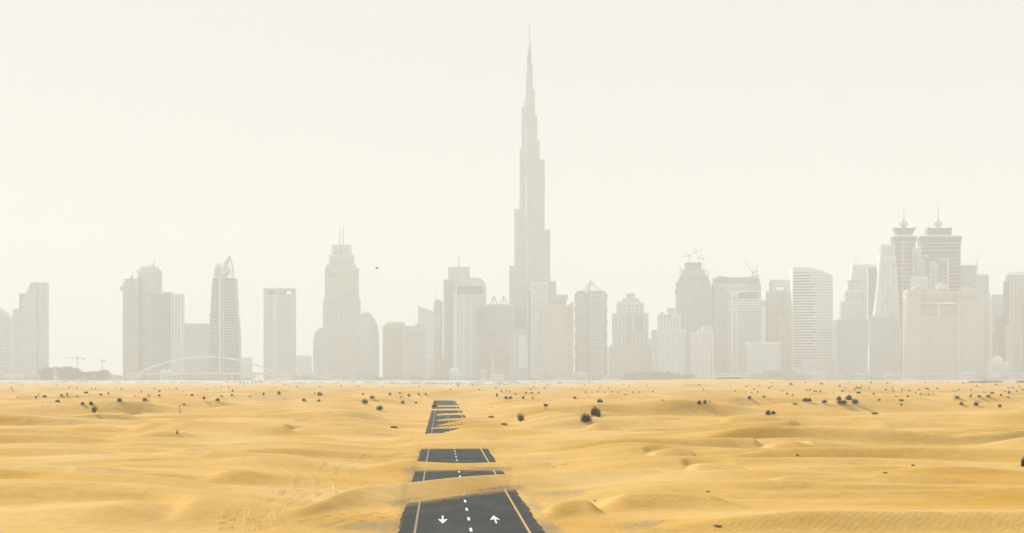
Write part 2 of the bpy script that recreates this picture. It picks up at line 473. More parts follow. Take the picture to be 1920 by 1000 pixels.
ys = [-400, -250, -120, -30, 30, 70, 95, 112]
y = 122.0
while y < 4650:
    ys.append(y)
    y += min(y * y / (H * F) * 0.45 + 0.08, 4.2 + y / 380)
ys.append(4650)
ys = np.array(ys)
s_in = np.linspace(-0.29, 0.29, 640)
s_out = np.geomspace(0.293, 0.60, 26)
ss = np.concatenate([-s_out[::-1], s_in, s_out])
wid = np.maximum(ys + 70, 330 * (ys < 100) + 60)
GX = ss[None, :] * wid[:, None]
GY = np.repeat(ys[:, None], len(ss), 1)
GZ = ground_z(GX, GY)
nr, nc = GX.shape
me = bpy.data.meshes.new('desert')
co = np.stack([GX, GY, GZ], -1).reshape(-1, 3).astype(np.float32)
me.vertices.add(nr * nc); me.vertices.foreach_set('co', co.ravel())
idx = np.arange(nr * nc).reshape(nr, nc)
q = np.stack([idx[:-1, :-1], idx[:-1, 1:], idx[1:, 1:], idx[1:, :-1]], -1).reshape(-1, 4)
me.loops.add(q.size); me.loops.foreach_set('vertex_index', q.ravel().astype(np.int32))
me.polygons.add(len(q)); me.polygons.foreach_set('loop_start', (np.arange(len(q)) * 4).astype(np.int32))
me.polygons.foreach_set('use_smooth', np.ones(len(q), bool))
me.update(calc_edges=True)
# gritty, gravelly ground: verges and some bare patches
dr = np.abs(GX - road_x(GY))
grit = (0.52 * sstep(ROAD_HALF + 2.2, ROAD_HALF + 0.8, dr) + 0.12 * sstep(ROAD_HALF + 5.5, ROAD_HALF + 2.0, dr)) * (0.55 + 0.9 * np.clip(pnoise(GX / 6, GY / 16, 20) + .3, 0, 1)) * sstep(420, 300, GY)
def patch(px, py, rx, ry, k):
    x0, y0, _ = on_ground(px, py)
    global grit
    grit = np.maximum(grit, k * np.exp(-(((GX - x0) / rx) ** 2 + ((GY - y0) / ry) ** 2)))
for a in [(690, 985, 6, 9, .85), (735, 912, 4, 9, .8), (690, 858, 6, 12, .55), (1070, 868, 9, 5, .7), (1050, 925, 5, 9, .75), (1210, 985, 4, 9, .75), (1335, 986, 2.6, 1.6, .95),
          (740, 800, 6, 10, .75), (720, 815, 9, 12, .6), (1360, 920, 2, 2, .6), (1000, 862, 10, 10, .5), (950, 792, 6, 8, .6), (560, 900, 10, 12, .35), (880, 756, 30, 60, .5),
          (1000, 735, 60, 60, .55), (100, 744, 40, 50, .5), (420, 744, 50, 40, .5), (520, 744, 40, 40, .45), (1150, 733, 60, 60, .5), (1390, 755, 8, 14, .6), (1300, 975, 4, 3, .5)]:
    patch(*a)
hcov = GZ > 0.25
grit = np.where(hcov & (dr < 30), grit * 0.25, grit)
at = me.attributes.new('grit', 'FLOAT', 'POINT')
at.data.foreach_set('value', grit.ravel().astype(np.float32))
me.materials.append(M['sand'])
desert = bpy.data.objects.new('desert_ground', me)
COL.objects.link(desert)
tag(desert, 'rolling golden desert sand with low wind-blown dunes', kind='structure')

mb = MB()
rows = [(4560, -6.0), (4640, -4.2), (4720, 1.0), (4790, 6.0), (4835, 8.0), (14000, 8.0)]
mb.add([(x, y, z) for y, z in rows for x in (-4300, 4300)], [(2 * i, 2 * i + 1, 2 * i + 3, 2 * i + 2) for i in range(len(rows) - 1)])
cg = mb.build('city_ground', M['city_ground'], kind='structure', label='pale dusty flat ground under the distant city')

# ------------------------------------------------------------------ road
mb = MB()
yy = np.concatenate([np.arange(60, 420, 1.0), np.arange(420, 1141, 3.0)])
cross = [(-ROAD_HALF - 0.12, -0.2)] + [(u * ROAD_HALF, 0.03 * (1 - abs(u))) for u in (-1, -.96, -.9, -.75, -.4, 0, .4, .75, .9, .96, 1)] + [(ROAD_HALF + 0.12, -0.2)]
nx_ = len(cross)
def edge_wobble(y_, s): return 0.05 * math.sin(y_ * 0.21 + s) + 0.05 * math.sin(y_ * 0.83 + 2 * s)
vs_, fs_ = [], []
for y_ in yy:
    for j, (dx, dz) in enumerate(cross):
        wob = (edge_wobble(y_, 1 if dx > 0 else 4) * (1 if dx > 0 else -1)) if abs(dx) >= ROAD_HALF else 0
        vs_.append((road_x(y_) + dx + wob, y_, dz))
for k in range(len(yy) - 1):
    for j in range(nx_ - 1):
        a = k * nx_ + j
        fs_.append((a, a + 1, a + nx_ + 1, a + nx_))
mb.add(vs_, fs_)
va = np.array(vs_)
dust = np.zeros(len(va))
for dy in (-7, -5, -3, -1.5, 0, 1.5, 3, 5, 7):                    # thin sand film running out from each drift
    dust = np.maximum(dust, sstep(-0.06, 0.10, ground_z(va[:, 0], va[:, 1] + dy)) * (1 - abs(dy) / 9.0))
dust = np.maximum(dust, 0.25 * np.exp(-(ROAD_HALF - np.minimum(np.abs(va[:, 0] - road_x(va[:, 1])), ROAD_HALF)) / 0.16))
road = mb.build('road', M['asphalt'], kind='structure', label='straight two-lane asphalt road half buried by sand drifts')
road.data.attributes.new('dust', 'FLOAT', 'POINT').data.foreach_set('value', dust.astype(np.float32))

def crown_z(dx): return 0.03 * (1 - abs(dx) / ROAD_HALF) + 0.008
def strip(x_off, y0, y1, wd, step=6.0):
    m = MB(); n = max(1, int((y1 - y0) / step)); v = []; f = []
    for i in range(n + 1):
        y_ = y0 + (y1 - y0) * i / n
        for s in (-1, 1):
            v.append((road_x(y_) + x_off + s * wd / 2, y_, crown_z(x_off + s * wd / 2)))
    for i in range(n):
        f.append((2 * i, 2 * i + 1, 2 * i + 3, 2 * i + 2))
    return m.add(v, f)
strip(-ROAD_HALF + 1.05, 60, 1130, 0.16).build('edge_line', M['line_faded'], road, label='faded yellow edge line, half worn away')
strip(ROAD_HALF - 0.9, 60, 1130, 0.17).build('edge_line', M['line_yellow'], road, label='bright yellow edge line')
for k in range(-7, 40):
    yc = 164.6 + 12 * k
    strip(0.02, yc - 1.9, yc + 1.9, 0.17, 2.0).build('centre_dash', M['line_white'], road)
def arrow(xc, y_head, y_tail, name_label):
    m = MB(); d = 1 if y_head > y_tail else -1
    ln = abs(y_head - y_tail)
    pts = [(-0.06, 0), (0.06, 0), (0.06, ln * 0.52), (0.31, ln * 0.42), (0.33, ln * 0.48), (0.0, ln), (-0.33, ln * 0.48), (-0.31, ln * 0.42), (-0.06, ln * 0.52)]
    v = [(road_x(y_tail + d * b) + xc + a, y_tail + d * b, crown_z(xc) + 0.001) for a, b in pts]
    f = [(0, 1, 2, 8), (8, 2, 5), (2, 3, 4, 5), (8, 5, 6, 7)]
    if d < 0: f = [tuple(reversed(t)) for t in f]
    m.add(v, f)
    m.build('lane_arrow', M['line_white'], road, label=name_label)
arrow(-1.80, 159.3, 168.6, 'white arrow pointing towards the viewer')
arrow(1.85, 168.9, 159.6, 'white arrow pointing away to the city')

# wheel tracks: low ridges of pushed-up sand, following the ground
def track(pts, wd=0.42, ht=0.13, gap=1.7):
    for off in (-gap / 2, gap / 2):
        P = np.array([on_ground(px, py)[:2] for px, py in pts])
        tt = np.linspace(0, len(P) - 1, 90)
        X = catmull(np.arange(len(P)).astype(float), P[:, 0], tt); Y = catmull(np.arange(len(P)).astype(float), P[:, 1], tt)
        dX, dY = np.gradient(X), np.gradient(Y); ln = np.hypot(dX, dY) + 1e-6
        nx, ny = dY / ln, -dX / ln
        v = []; f = []
        cross = [(-1.6, -0.05), (-0.8, 1.0), (0.0, -0.02), (0.8, 0.8), (1.6, -0.05)]
        for i in range(len(X)):
            fade = min(1, i / 10, (len(X) - 1 - i) / 10)
            jit = 0.65 + 0.5 * math.sin(i * 0.47 + off) * math.sin(i * 0.19 + len(pts))
            for a, b in cross:
                x_ = X[i] + nx[i] * (off + a * wd / 2); y_ = Y[i] + ny[i] * (off + a * wd / 2)
                v.append((x_, y_, b * ht * fade * jit))
        v = np.array(v); v[:, 2] += ground_z(v[:, 0], v[:, 1]) - 0.015
        n = len(cross)
        for i in range(len(X) - 1):
            for j in range(n - 1):
                a = i * n + j
                f.append((a, a + 1, a + n + 1, a + n))
        m = MB(); m.add(v.tolist(), f)
        yield m.build('tyre_track', M['track_sand'], None, True, kind='structure', label='pair of shallow tyre ruts curving through the sand')
for pts in [[(438, 1000), (440, 985), (447, 968), (462, 950)],
            [(560, 925), (572, 912), (574, 896), (562, 884)], [(600, 935), (612, 915), (604, 898), (592, 886)], [(455, 1000), (455, 982), (463, 964), (480, 950)], [(540, 945), (570, 930), (600, 920), (640, 912)], [(505, 950), (535, 935), (565, 915), (585, 900)],
            [(500, 1000), (488, 970), (495, 948)],
            [(520, 1000), (500, 975), (498, 950), (530, 935)],
            [(620, 895), (612, 882), (640, 868), (690, 858), (760, 852), (800, 850)],
            [(650, 900), (640, 885), (660, 872), (720, 862), (785, 857)],
            [(590, 990), (640, 978), (700, 970), (745, 962)],
            [(560, 985), (640, 968), (700, 960)],
            [(1010, 866), (1050, 870), (1090, 868), (1130, 874)],
            [(1000, 872), (1060, 878), (1120, 880)],
            [(700, 828), (740, 823), (760, 818), (775, 812)],
            [(700, 838), (745, 830), (770, 822)]]:
    list(track(pts))

# ------------------------------------------------------------------ plants
def leaf_cloud(m, centers, n, leaf, r):
    """many small leaf faces spread through clumps: centers = [(x,y,z,rx,ry,rz)]"""
    wts = np.array([c[3] * c[4] * c[5] for c in centers]); wts /= wts.sum()
    for c, k in zip(centers, (wts * n).astype(int)):
        for _ in range(max(3, k)):
            d = Vector((r.gauss(0, 1), r.gauss(0, 1), r.gauss(0, 1))).normalized() * (r.random() ** 0.45)
            p = Vector((c[0] + d.x * c[3], c[1] + d.y * c[4], max(0.012, c[2] + d.z * c[5])))
            u = Vector((r.gauss(0, 1), r.gauss(0, 1), r.gauss(0, 1))).normalized()
            v = u.orthogonal().normalized()
            s = leaf * r.uniform(0.6, 1.4)
            # leaf: a pointed blade
            m.add([p - v * s * 0.35, p + u * s, p + v * s * 0.35, p - u * s * 0.6], [(0, 1, 2, 3)])

def sprays(m, n, r, leaf, wdt, hgt):
    """upright shoots with leaves: the ragged outline of a desert bush"""
    for _ in range(n):
        a = r.uniform(0, 2 * math.pi); e = r.uniform(0.15, 1.0)
        ln = r.uniform(0.75, 1.08)
        tip = Vector((math.cos(a) * wdt / 2 * e * ln, math.sin(a) * wdt / 2 * e * ln, hgt * ln * math.sqrt(max(0.08, 1 - 0.72 * e * e))))
        st = Vector((math.cos(a) * wdt * 0.1 * e, math.sin(a) * wdt * 0.1 * e, 0.02))
        for i in range(9):
            t = (i + 1) / 9
            p = st.lerp(tip, t) + Vector((r.gauss(0, .015), r.gauss(0, .015), r.gauss(0, .012)))
            u = (tip - st).normalized() * 0.7 + Vector((r.gauss(0, .6), r.gauss(0, .6), r.gauss(0, .6)))
            u.normalize(); v = u.orthogonal().normalized()
            s = leaf * r.uniform(0.7, 1.4) * (1.15 - 0.4 * t)
            p.z = max(p.z, 0.012)
            m.add([p - v * s * 0.35, p + u * s, p + v * s * 0.35, p - u * s * 0.5], [(0, 1, 2, 3)])

def stems(m, n, r, wdt, hgt, t=0.02):
    for _ in range(n):
        a = r.uniform(0, 2 * math.pi); e = r.uniform(0.2, 0.8)
        m.bar((0.03 * math.cos(a), 0.03 * math.sin(a), -0.04), (math.cos(a) * wdt / 2 * e, math.sin(a) * wdt / 2 * e, hgt * (1 - 0.5 * e) * 0.8), t, t * 0.4)

BUSH, CROWN = [], []
def proto_bush(seed, lobes, n, leaf, nspray, hgt, nst=9):
    r = random.Random(seed)
    m = MB(); leaf_cloud(m, lobes, n, leaf, r); sprays(m, nspray, r, leaf, 1.0, hgt)
    s = MB(); stems(s, nst, r, 0.9, hgt)
    return m, s
def bush_meshes(seed, kind, mat):
    r = random.Random(seed)
    if kind == 'round':
        L = [(r.uniform(-.2, .2), r.uniform(-.2, .2), .22, r.uniform(.2, .3), r.uniform(.2, .3), r.uniform(.2, .3)) for _ in range(6)] + [(0, 0, .12, .46, .46, .16)]
        m, s = proto_bush(seed, L, 1500, .045, 110, .62)
    elif kind == 'low':
        L = [(r.uniform(-.33, .33), r.uniform(-.2, .2), .1, .2, .22, r.uniform(.12, .22)) for _ in range(7)]
        m, s = proto_bush(seed, L, 1200, .045, 70, .36)
    elif kind == 'open':
        L = [(r.uniform(-.3, .3), r.uniform(-.3, .3), r.uniform(.2, .5), .12, .12, .12) for _ in range(7)]
        m, s = proto_bush(seed, L, 420, .05, 90, .85, 16)
    else:   # 'lumps'
        L = [(-.26, 0, .2, .24, .3, .28), (.28, .05, .14, .24, .3, .2), (-.1, 0, .1, .4, .3, .14)]
        m, s = proto_bush(seed, L, 1400, .045, 60, .5)
    return m.mesh('foliage', mat), s.mesh('stem', M['bark'])
def tree_meshes(seed, kind, mat):
    r = random.Random(seed)
    m = MB(); t = MB()
    if kind == 'umbrella':
        tips = []
        t.bar((0, 0, -.05), (.02, .01, .3), .05, .035)
        for _ in range(8):
            a = r.uniform(0, 6.28); e = r.uniform(.12, .42)
            tip = (math.cos(a) * e, math.sin(a) * e, r.uniform(.42, .8)); tips.append(tip)
            t.bar((.02, .01, .36), tip, .028, .012)
        L = [(x, y_, z, r.uniform(.12, .2), r.uniform(.12, .2), r.uniform(.12, .2)) for x, y_, z in tips] + [(0, 0, .62, .36, .36, .26)]
        leaf_cloud(m, L, 1100, .042, r)
    elif kind == 'palm':
        t.bar((0, 0, -.05), (.02, 0, .72), .06, .045)
        for k in range(22):
            a = r.uniform(0, 6.28); up = r.uniform(-.1, .9)
            prev = Vector((.02, 0, .72)); d = Vector((math.cos(a), math.sin(a), up)).normalized()
            for i in range(7):
                nx = prev + d * .06; side = d.cross(Vector((0, 0, 1))).normalized() * (.035 * (1 - i / 8))
                m.add([prev - side, prev + side, nx + side * .85, nx - side * .85], [(0, 1, 2, 3)])
                d = (d + Vector((0, 0, -.16))).normalized(); prev = nx
    else:  # sparse 'thin' tree
        t.bar((0, 0, -.05), (-.03, .01, .45), .055, .035)
        tips = []
        for _ in range(9):
            a = r.uniform(0, 6.28); e = r.uniform(.1, .36)
            tip = (math.cos(a) * e, math.sin(a) * e, r.uniform(.55, .95)); tips.append(tip)
            t.bar((-.03, .01, r.uniform(.25, .45)), tip, .026, .01)
        L = [(x, y_, z, .12, .12, .10) for x, y_, z in tips]
        leaf_cloud(m, L, 520, .042, r)
    return m.mesh('crown', mat), t.mesh('trunk', M['bark'])

PLANT = {
    'round': [bush_meshes(s, 'round', M['leaf']) for s in (1, 2, 3)],
    'low': [bush_meshes(s, 'low', M['leaf']) for s in (4, 5)],
    'lumps': [bush_meshes(6, 'lumps', M['leaf'])],
    'open': [bush_meshes(7, 'open', M['leaf_olive'])],
    'olive': [bush_meshes(8, 'round', M['leaf_olive'])],
    'umbrella': [tree_meshes(s, 'umbrella', M['leaf']) for s in (9, 10)],
    'thin': [tree_meshes(s, 'thin', M['leaf_olive']) for s in (11, 12)],
    'yellow': [tree_meshes(13, 'thin', M['leaf_yellow'])],
    'dry': [bush_meshes(14, 'low', M['dry_grass'])],
}
BBOX_H = {'round': .66, 'low': .38, 'lumps': .5, 'open': .9, 'olive': .66, 'umbrella': .95, 'thin': 1.0, 'yellow': 1.0, 'dry': .38}
BBOX_W = {'round': 1.0, 'low': 1.0, 'lumps': 1.0, 'open': 1.0, 'olive': 1.0, 'umbrella': 1.0, 'thin': .85, 'yellow': .85, 'dry': 1.0}
def plant(px, py, wpx, hpx, kind, label, group=None, parts=True):
    x, y_, z = on_ground(px, py)
    sx = wpx * y_ / F / BBOX_W[kind]; sz = hpx * y_ / F / BBOX_H[kind]
    tree = kind in ('umbrella', 'thin', 'yellow')
    k = random.randrange(len(PLANT[kind]))
    nm = 'desert_tree' if tree else ('dry_grass_tuft' if kind == 'dry' else 'desert_bush')
    ct = 'tree' if tree else ('grass tuft' if kind == 'dry' else 'bush')
    rz = random.uniform(0, 6.28) if kind != 'lumps' else 0.0
    a, b = PLANT[kind][k]
    if parts:
        e = empty(nm, (x, y_, z - 0.04), label, ct, group, rz)
        e.scale = (sx, sx, sz)
        for me_, pn in ((a, a.name.split('.')[0]), (b, b.name.split('.')[0])):
            o = bpy.data.objects.new(pn, me_); COL.objects.link(o); o.parent = e
    else:
        e = bpy.data.objects.new(nm, a); COL.objects.link(e)
        e.location = (x, y_, z - 0.04); e.rotation_euler = (0, 0, rz); e.scale = (sx, sx, sz)
        tag(e, label, ct, group)
    return e

G = 'bushes and small trees dotted over the sand'
BIG = [
    (177, 776, 16, 14, 'open', 'olive bush with loose upright twigs and a shadow to its right, far left'),
    (155, 759, 10, 7, 'round', 'left one of two round dark bushes side by side, far left'),
    (171, 759, 11, 7.5, 'round', 'right one of two round dark bushes side by side, far left'),
    (108, 754, 10, 4.5, 'low', 'flat low bush left of the pair of round bushes'),
    (68, 747, 6, 5.5, 'round', 'small round bush with a thin tree at its right, far left'),
    (73, 747, 4, 7, 'thin', 'thin little tree touching the small round bush, far left'),
    (84, 746, 8.5, 5.5, 'round', 'small dark bush right of the thin tree, far left'),
    (115, 744, 7, 4, 'low', 'small low bush beyond the flat bush, far left'),
    (145, 749, 6, 6.5, 'thin', 'faint sparse shrub tree behind the pair of round bushes'),
    (161, 738, 9, 4.5, 'low', 'low dark bush below the gap left of the construction towers'),
    (189, 743, 7, 5, 'round', 'small bush left of the paired construction towers, on far sand'),
    (224, 753, 11, 8, 'round', 'rounded dark bush below the left construction tower'),
    (272, 752, 11, 6, 'low', 'wide dark bush with a leaning tree at its right, below the curved construction tower'),
    (280, 750, 8, 9.5, 'thin', 'leaning sparse tree above the wide bush, below the glass block'),
    (298, 743, 7, 4, 'low', 'small low bush beyond the leaning tree'),
    (360, 743, 7, 5, 'round', 'small bush below the low slab by the sail-topped tower'),
    (382, 752, 6.5, 6, 'round', 'compact round bush left of the long bush with a tree'),
    (408, 752, 11, 6, 'low', 'long dark bush with a forked tree at its right, below the sail-topped tower'),
    (416, 750, 7, 9, 'thin', 'forked small tree above the long dark bush'),
    (435, 743, 7, 3.5, 'low', 'low bush right of the sail-topped tower, on far sand'),
    (494, 747, 6, 10, 'umbrella', 'small standing tree with round crown below the flat-topped tower'),
    (523, 741, 7, 7, 'round', 'round bush below the middle of the flat-topped tower'),
    (570, 753, 9, 5.5, 'round', 'dark bush right of the flat-topped tower, alone on the sand'),
    (598, 753, 6, 5, 'round', 'small bush below the twin-antenna tower, nearer to the viewer'),
    (590, 742, 5, 6.5, 'thin', 'thin tree left of the leaning bush below the twin-antenna tower'),
    (600, 742, 10, 7.5, 'lumps', 'two-lump bush beyond, below the left edge of the twin-antenna tower'),
    (684, 758, 15, 10, 'round', 'big dark bush left of the road, farther of the two biggest there'),
    (697, 748, 9.5, 6, 'low', 'low bush with a thin tree, behind the big dark bush'),
    (702, 751, 4.5, 7.5, 'thin', 'thin tree at the right end of the low bush'),
    (712, 770, 16, 11, 'round', 'biggest dark bush left of the road, nearest to the viewer'),
    (731, 742, 7, 7, 'round', 'round bush on far sand left of the umbrella tree'),
    (755, 757, 10, 7.5, 'round', 'bush with a bare thin tree growing behind it, left of the road'),
    (752, 751, 5, 8.5, 'thin', 'bare thin tree rising behind the bush left of the road'),
    (767, 749, 9, 11, 'umbrella', 'tree with umbrella crown and visible trunk, left of the road'),
    (780, 757, 6, 4.5, 'round', 'small bush between the umbrella tree and the road'),
    (785, 743, 5, 5, 'round', 'little round bush beyond the umbrella tree'),
    (798, 741, 5, 4.5, 'round', 'little round bush straight beyond the road end, left side'),
    (815, 765, 14, 9, 'round', 'large bush at the far left edge of the road'),
    (816, 757, 9, 7, 'round', 'smaller bush touching the top of the roadside bush'),
    (932, 744, 5, 7, 'round', 'small upright bush right of the far road end'),
    (949, 748, 9, 6, 'round', 'left one of two joined bushes below the tallest tower'),
    (957, 748, 9, 6, 'round', 'right one of two joined bushes below the tallest tower'),
    (967, 744, 5, 6.5, 'umbrella', 'tiny tree right of the two joined bushes'),
    (981, 748, 6, 6, 'round', 'little round bush below the centre of the tallest tower'),
    (999, 752, 8, 8, 'yellow', 'yellowish dry shrub right of the little round bush'),
    (976, 791, 20, 18, 'open', 'loose bushy tree with yellow sprays right of the road'),
    (1023, 767, 13, 11, 'umbrella', 'small tree with full round crown on a short trunk'),
    (1078, 748, 9, 5.5, 'round', 'dark bush below the faceted pyramid-topped tower, left side'),
    (1099, 793, 27, 18, 'round', 'largest dark bush of all, right of the road'),
    (1117, 780, 21, 18, 'round', 'tall dark bush just behind the largest bush'),
    (1122, 782, 9, 7, 'round', 'small bush at the right foot of the tall dark bush'),
    (1125, 755, 12, 8, 'round', 'dark bush below the right edge of the pyramid-topped tower'),
    (1173, 744, 5, 5, 'umbrella', 'tiny tree below the stepped stone tower'),
    (1242, 752, 3, 3.5, 'round', 'single tiny bush below the cluster of pale stone towers'),
    (1311, 758, 10, 9, 'round', 'left lobe bush of an arch-shaped pair below the crane tower'),
    (1322, 758, 9, 9, 'round', 'right lobe bush of an arch-shaped pair below the crane tower'),
    (1405, 750, 8, 6, 'round', 'bush on a dark flat patch below the T-lined tower'),
    (1433, 746, 9, 5, 'olive', 'greyish low bush right of the bush on the dark patch'),
    (1440, 778, 13, 11, 'round', 'left, taller one of two dark bushes on a dune crest'),
    (1450, 777, 11, 8, 'round', 'right, lower one of two dark bushes on a dune crest'),
    (1513, 754, 22, 8, 'low', 'long low dark bush below the curved white tower'),
    (1546, 757, 14, 8, 'round', 'dark dome-shaped bush right of the long low bush'),
    (1578, 759, 26, 8, 'low', 'long front bush of the four-bush cluster'),
    (1573, 751, 11, 9, 'round', 'left rear bush of the four-bush cluster'),
    (1592, 751, 15, 11, 'round', 'tall middle rear bush of the four-bush cluster'),
    (1603, 759, 17, 11, 'round', 'right front bush of the four-bush cluster'),
    (1476, 740, 6, 4, 'round', 'small bush beyond the long low bush, on pale sand'),
    (1610, 738, 10, 4, 'low', 'low bush on far sand beyond the four-bush cluster'),
    (1638, 741, 6, 3.5, 'low', 'small flat bush right of the four-bush cluster, farther back'),
    (1649, 752, 7, 3.5, 'low', 'small flat bush right of the four-bush cluster, nearer'),
    (1690, 753, 10, 4.5, 'low', 'flat dark bush below the slimmer of the crowned twin towers'),
    (1690, 763, 6, 5, 'round', 'small bush in front of the flat dark bush'),
    (1727, 744, 9, 8, 'thin', 'left one of two yellow-green trees below the beige palace'),
    (1742, 744, 8, 7.5, 'thin', 'right one of two yellow-green trees below the beige palace'),
    (1734, 744, 4, 7, 'yellow', 'small dry yellow tree between the two yellow-green trees'),
    (1794, 750, 13, 5.5, 'low', 'long low bush below the right wing of the beige palace'),
    (1803, 760, 10, 6.5, 'round', 'dark bush in front of the long low bush, right side'),
    (1830, 762, 11, 7.5, 'round', 'dark dome bush right of and nearer than its twin, right side'),
    (1820, 750, 8, 8, 'umbrella', 'small round-crowned tree among low bushes, right side'),
    (1836, 748, 8, 4, 'low', 'low bush right of the round-crowned tree'),
    (1853, 747, 9, 4, 'low', 'second low bush right of the round-crowned tree'),
    (1860, 739, 10, 5, 'olive', 'grey-green bush farther back, right side'),
    (1875, 770, 13, 13, 'umbrella', 'leaning tree with flat crown near the right border'),
    (1890, 749, 7, 3.5, 'low', 'low bush behind the leaning flat-crowned tree'),
    (1892, 738, 7, 6, 'round', 'rounded bush on far sand near the right border'),
    (1877, 743, 6, 5, 'round', 'small bush left of the rounded bush near the right border'),
    (1919, 875, 13, 22, 'round', 'dark bush cut by the right border, in front of a dune'),
]
for b in BIG: plant(*b, group=G)
TINY = [(126, 742, 4, 7), (203, 739, 5, 4), (252, 744, 3, 3), (299, 735, 5, 4.5), (228, 731, 4, 3), (265, 736, 4, 3), (172, 732, 3, 4), (179, 731, 3, 4), (130, 729, 3, 3), (331, 733, 4, 3),
        (383, 746, 3, 3), (436, 735, 5, 5), (468, 747, 3.5, 4), (32, 748, 3, 3), (79, 761, 3, 2), (388, 732, 3, 3), (290, 731, 3, 3), (144, 731, 3, 3), (681, 742, 5, 5), (750, 741, 4, 4),
        (921, 766, 2.5, 2.5), (986, 738, 5, 3.5), (997, 738, 5, 3.5), (1010, 738, 5, 4), (845, 732, 3, 3), (940, 735, 3, 4), (950, 734, 3, 3), (956, 736, 3, 3), (1331, 755, 3, 3), (1486, 742, 4, 3),
        (1414, 731, 4, 3), (1319, 733, 3, 3), (1680, 745, 5, 3), (1702, 745, 5, 4), (1788, 736, 5, 2.5), (1420, 737, 3, 4), (1398, 741, 2, 3), (1515, 737, 3, 3), (1530, 735, 4, 3), (1563, 738, 2, 3),
        (1585, 733, 4, 3), (1629, 731, 4, 3), (1690, 736, 3, 3), (1717, 738, 3, 4), (1750, 741, 3, 3), (1675, 735, 5, 3), (1705, 733, 4, 3), (1822, 741, 4, 3), (1845, 736, 3, 2.5), (1838, 756, 2, 3)]
TINY += [(x, 736.5, 3.5, 3) for x in (1098, 1110, 1121, 1133, 1147, 1159, 1187, 1198, 1224)]
r = random.Random(5)
for _ in range(46):      # thick scatter on the right-hand rise
    TINY.append((r.uniform(1440, 1918), 716 + 18 * r.random() ** 1.3 + 2, r.uniform(3, 7), r.uniform(2, 3.6)))
for _ in range(46):
    TINY.append((r.uniform(2, 1440), 723 + 14 * r.random() ** 1.5, r.uniform(2, 4.5), r.uniform(1.8, 3.2)))
for px, py, a, b in TINY:
    plant(px, py, a, b, random.choice(['round', 'low', 'low']), 'tiny dark shrub, a speck on the far pale sand', 'tiny far shrubs on the pale sand', parts=False)
for px, py, a, b, l in [(738, 803, 18, 5, 'brown grass mound left of the road, before the big dune'), (345, 762, 9, 3, 'low brown grass mound right of the thin post'),
                        (921, 783, 16, 4, 'dry brown grass patch right of the road, farther one'), (945, 797, 18, 4, 'dry brown grass patch right of the road, nearer one'),
                        (1640, 777, 16, 4, 'dry olive grass mound below the four-bush cluster'), (1327, 923, 10, 3, 'small dry twig heap on a dune crest, right side'),
                        (1116, 940, 6, 3.5, 'dark little twig heap on a near dune right of the road'), (1712, 874, 9, 4, 'dry tuft on the smooth sand, farther of two on the right'),
                        (1660, 888, 9, 4, 'dry tuft on the smooth sand, nearer of two on the right'), (1495, 856, 8, 3, 'dry tuft at the foot of a rounded dune'),
                        (1345, 988, 26, 4, 'long dark dry grass streak at the lower right'), (1490, 758, 11, 3, 'flat dry patch left of the long low dark bush')]:
    plant(px, py, a, b, 'dry', l, 'dry grass tufts on the sand')

# thin post, dark stump, fallen bits
x, y_, z = on_ground(338, 775)
s = y_ / F
e = empty('marker_post', (x, y_, z), 'thin leaning wooden post standing alone in the sand, left', 'post')
MB().bar((0, 0, -.3), (-0.2, 0, 13.5 * s), 0.16, 0.10).build('shaft', M['wood'], e)
MB().box(-0.35, 0.0, -0.06, 0.06, 12.2 * s, 13.6 * s).build('tag_plate', M['dark'], e)
x, y_, z = on_ground(332, 815)
s = y_ / F
e = empty('tree_stump', (x, y_, z), 'short dark broken stump sticking out of a dune, left', 'stump')
MB().lathe([(1.5 * s, -.2), (1.7 * s, .6 * s), (1.2 * s, 3 * s), (0.8 * s, 5 * s), (0.7 * s, 7.5 * s), (0.2 * s, 8.6 * s)], 0, 0, 9).build('trunk', M['wood'], e, True)
MB().bar((0, 0, 3 * s), (1.8 * s, 0, 4.4 * s), .9 * s, .3 * s).build('branch_stub', M['wood'], e)

# bird
bx_, by_ = (707 - 960) * 620 / F, 620.0
bz_ = H + (HZ - 503.5) * 620 / F
m = MB()
rings = []
for t, rr in ((-.28, .01), (-.2, .05), (-.05, .085), (.1, .075), (.2, .045), (.26, .05), (.31, .03), (.36, .004)):
    rings.append([(t, rr * math.cos(2 * math.pi * i / 8), rr * math.sin(2 * math.pi * i / 8)) for i in range(8)])
m.loft(rings)
for sgn in (-1, 1):
    top = [(.10, .04 * sgn, .03), (.16, .25 * sgn, .20), (.06, .52 * sgn, .24), (-.10, .62 * sgn, .18), (-.06, .40 * sgn, .17), (-.10, .2 * sgn, .12), (-.08, .04 * sgn, .03)]
    v = top + [(a, b, c - .02) for a, b, c in top]
    n = len(top)
    m.add(v, [tuple(range(n)), tuple(range(2 * n - 1, n - 1, -1))] + [(i, (i + 1) % n, n + (i + 1) % n, n + i) for i in range(n)])
m.add([(-.26, -.02, 0), (-.26, .02, 0), (-.46, .08, .01), (-.46, -.08, .01), (-.26, -.02, -.015), (-.26, .02, -.015), (-.46, .08, -.005), (-.46, -.08, -.005)],
      [(0, 1, 2, 3), (7, 6, 5, 4), (0, 3, 7, 4), (1, 0, 4, 5), (2, 1, 5, 6), (3, 2, 6, 7)])
bird = m.build('bird', M['feather'], None, True)
bird.location = (bx_, by_, bz_); bird.rotation_euler = (0.3, 0.35, 2.6); bird.scale = (1.25, 1.25, 1.25)
tag(bird, 'small dark bird flying alone in the pale sky', 'bird')

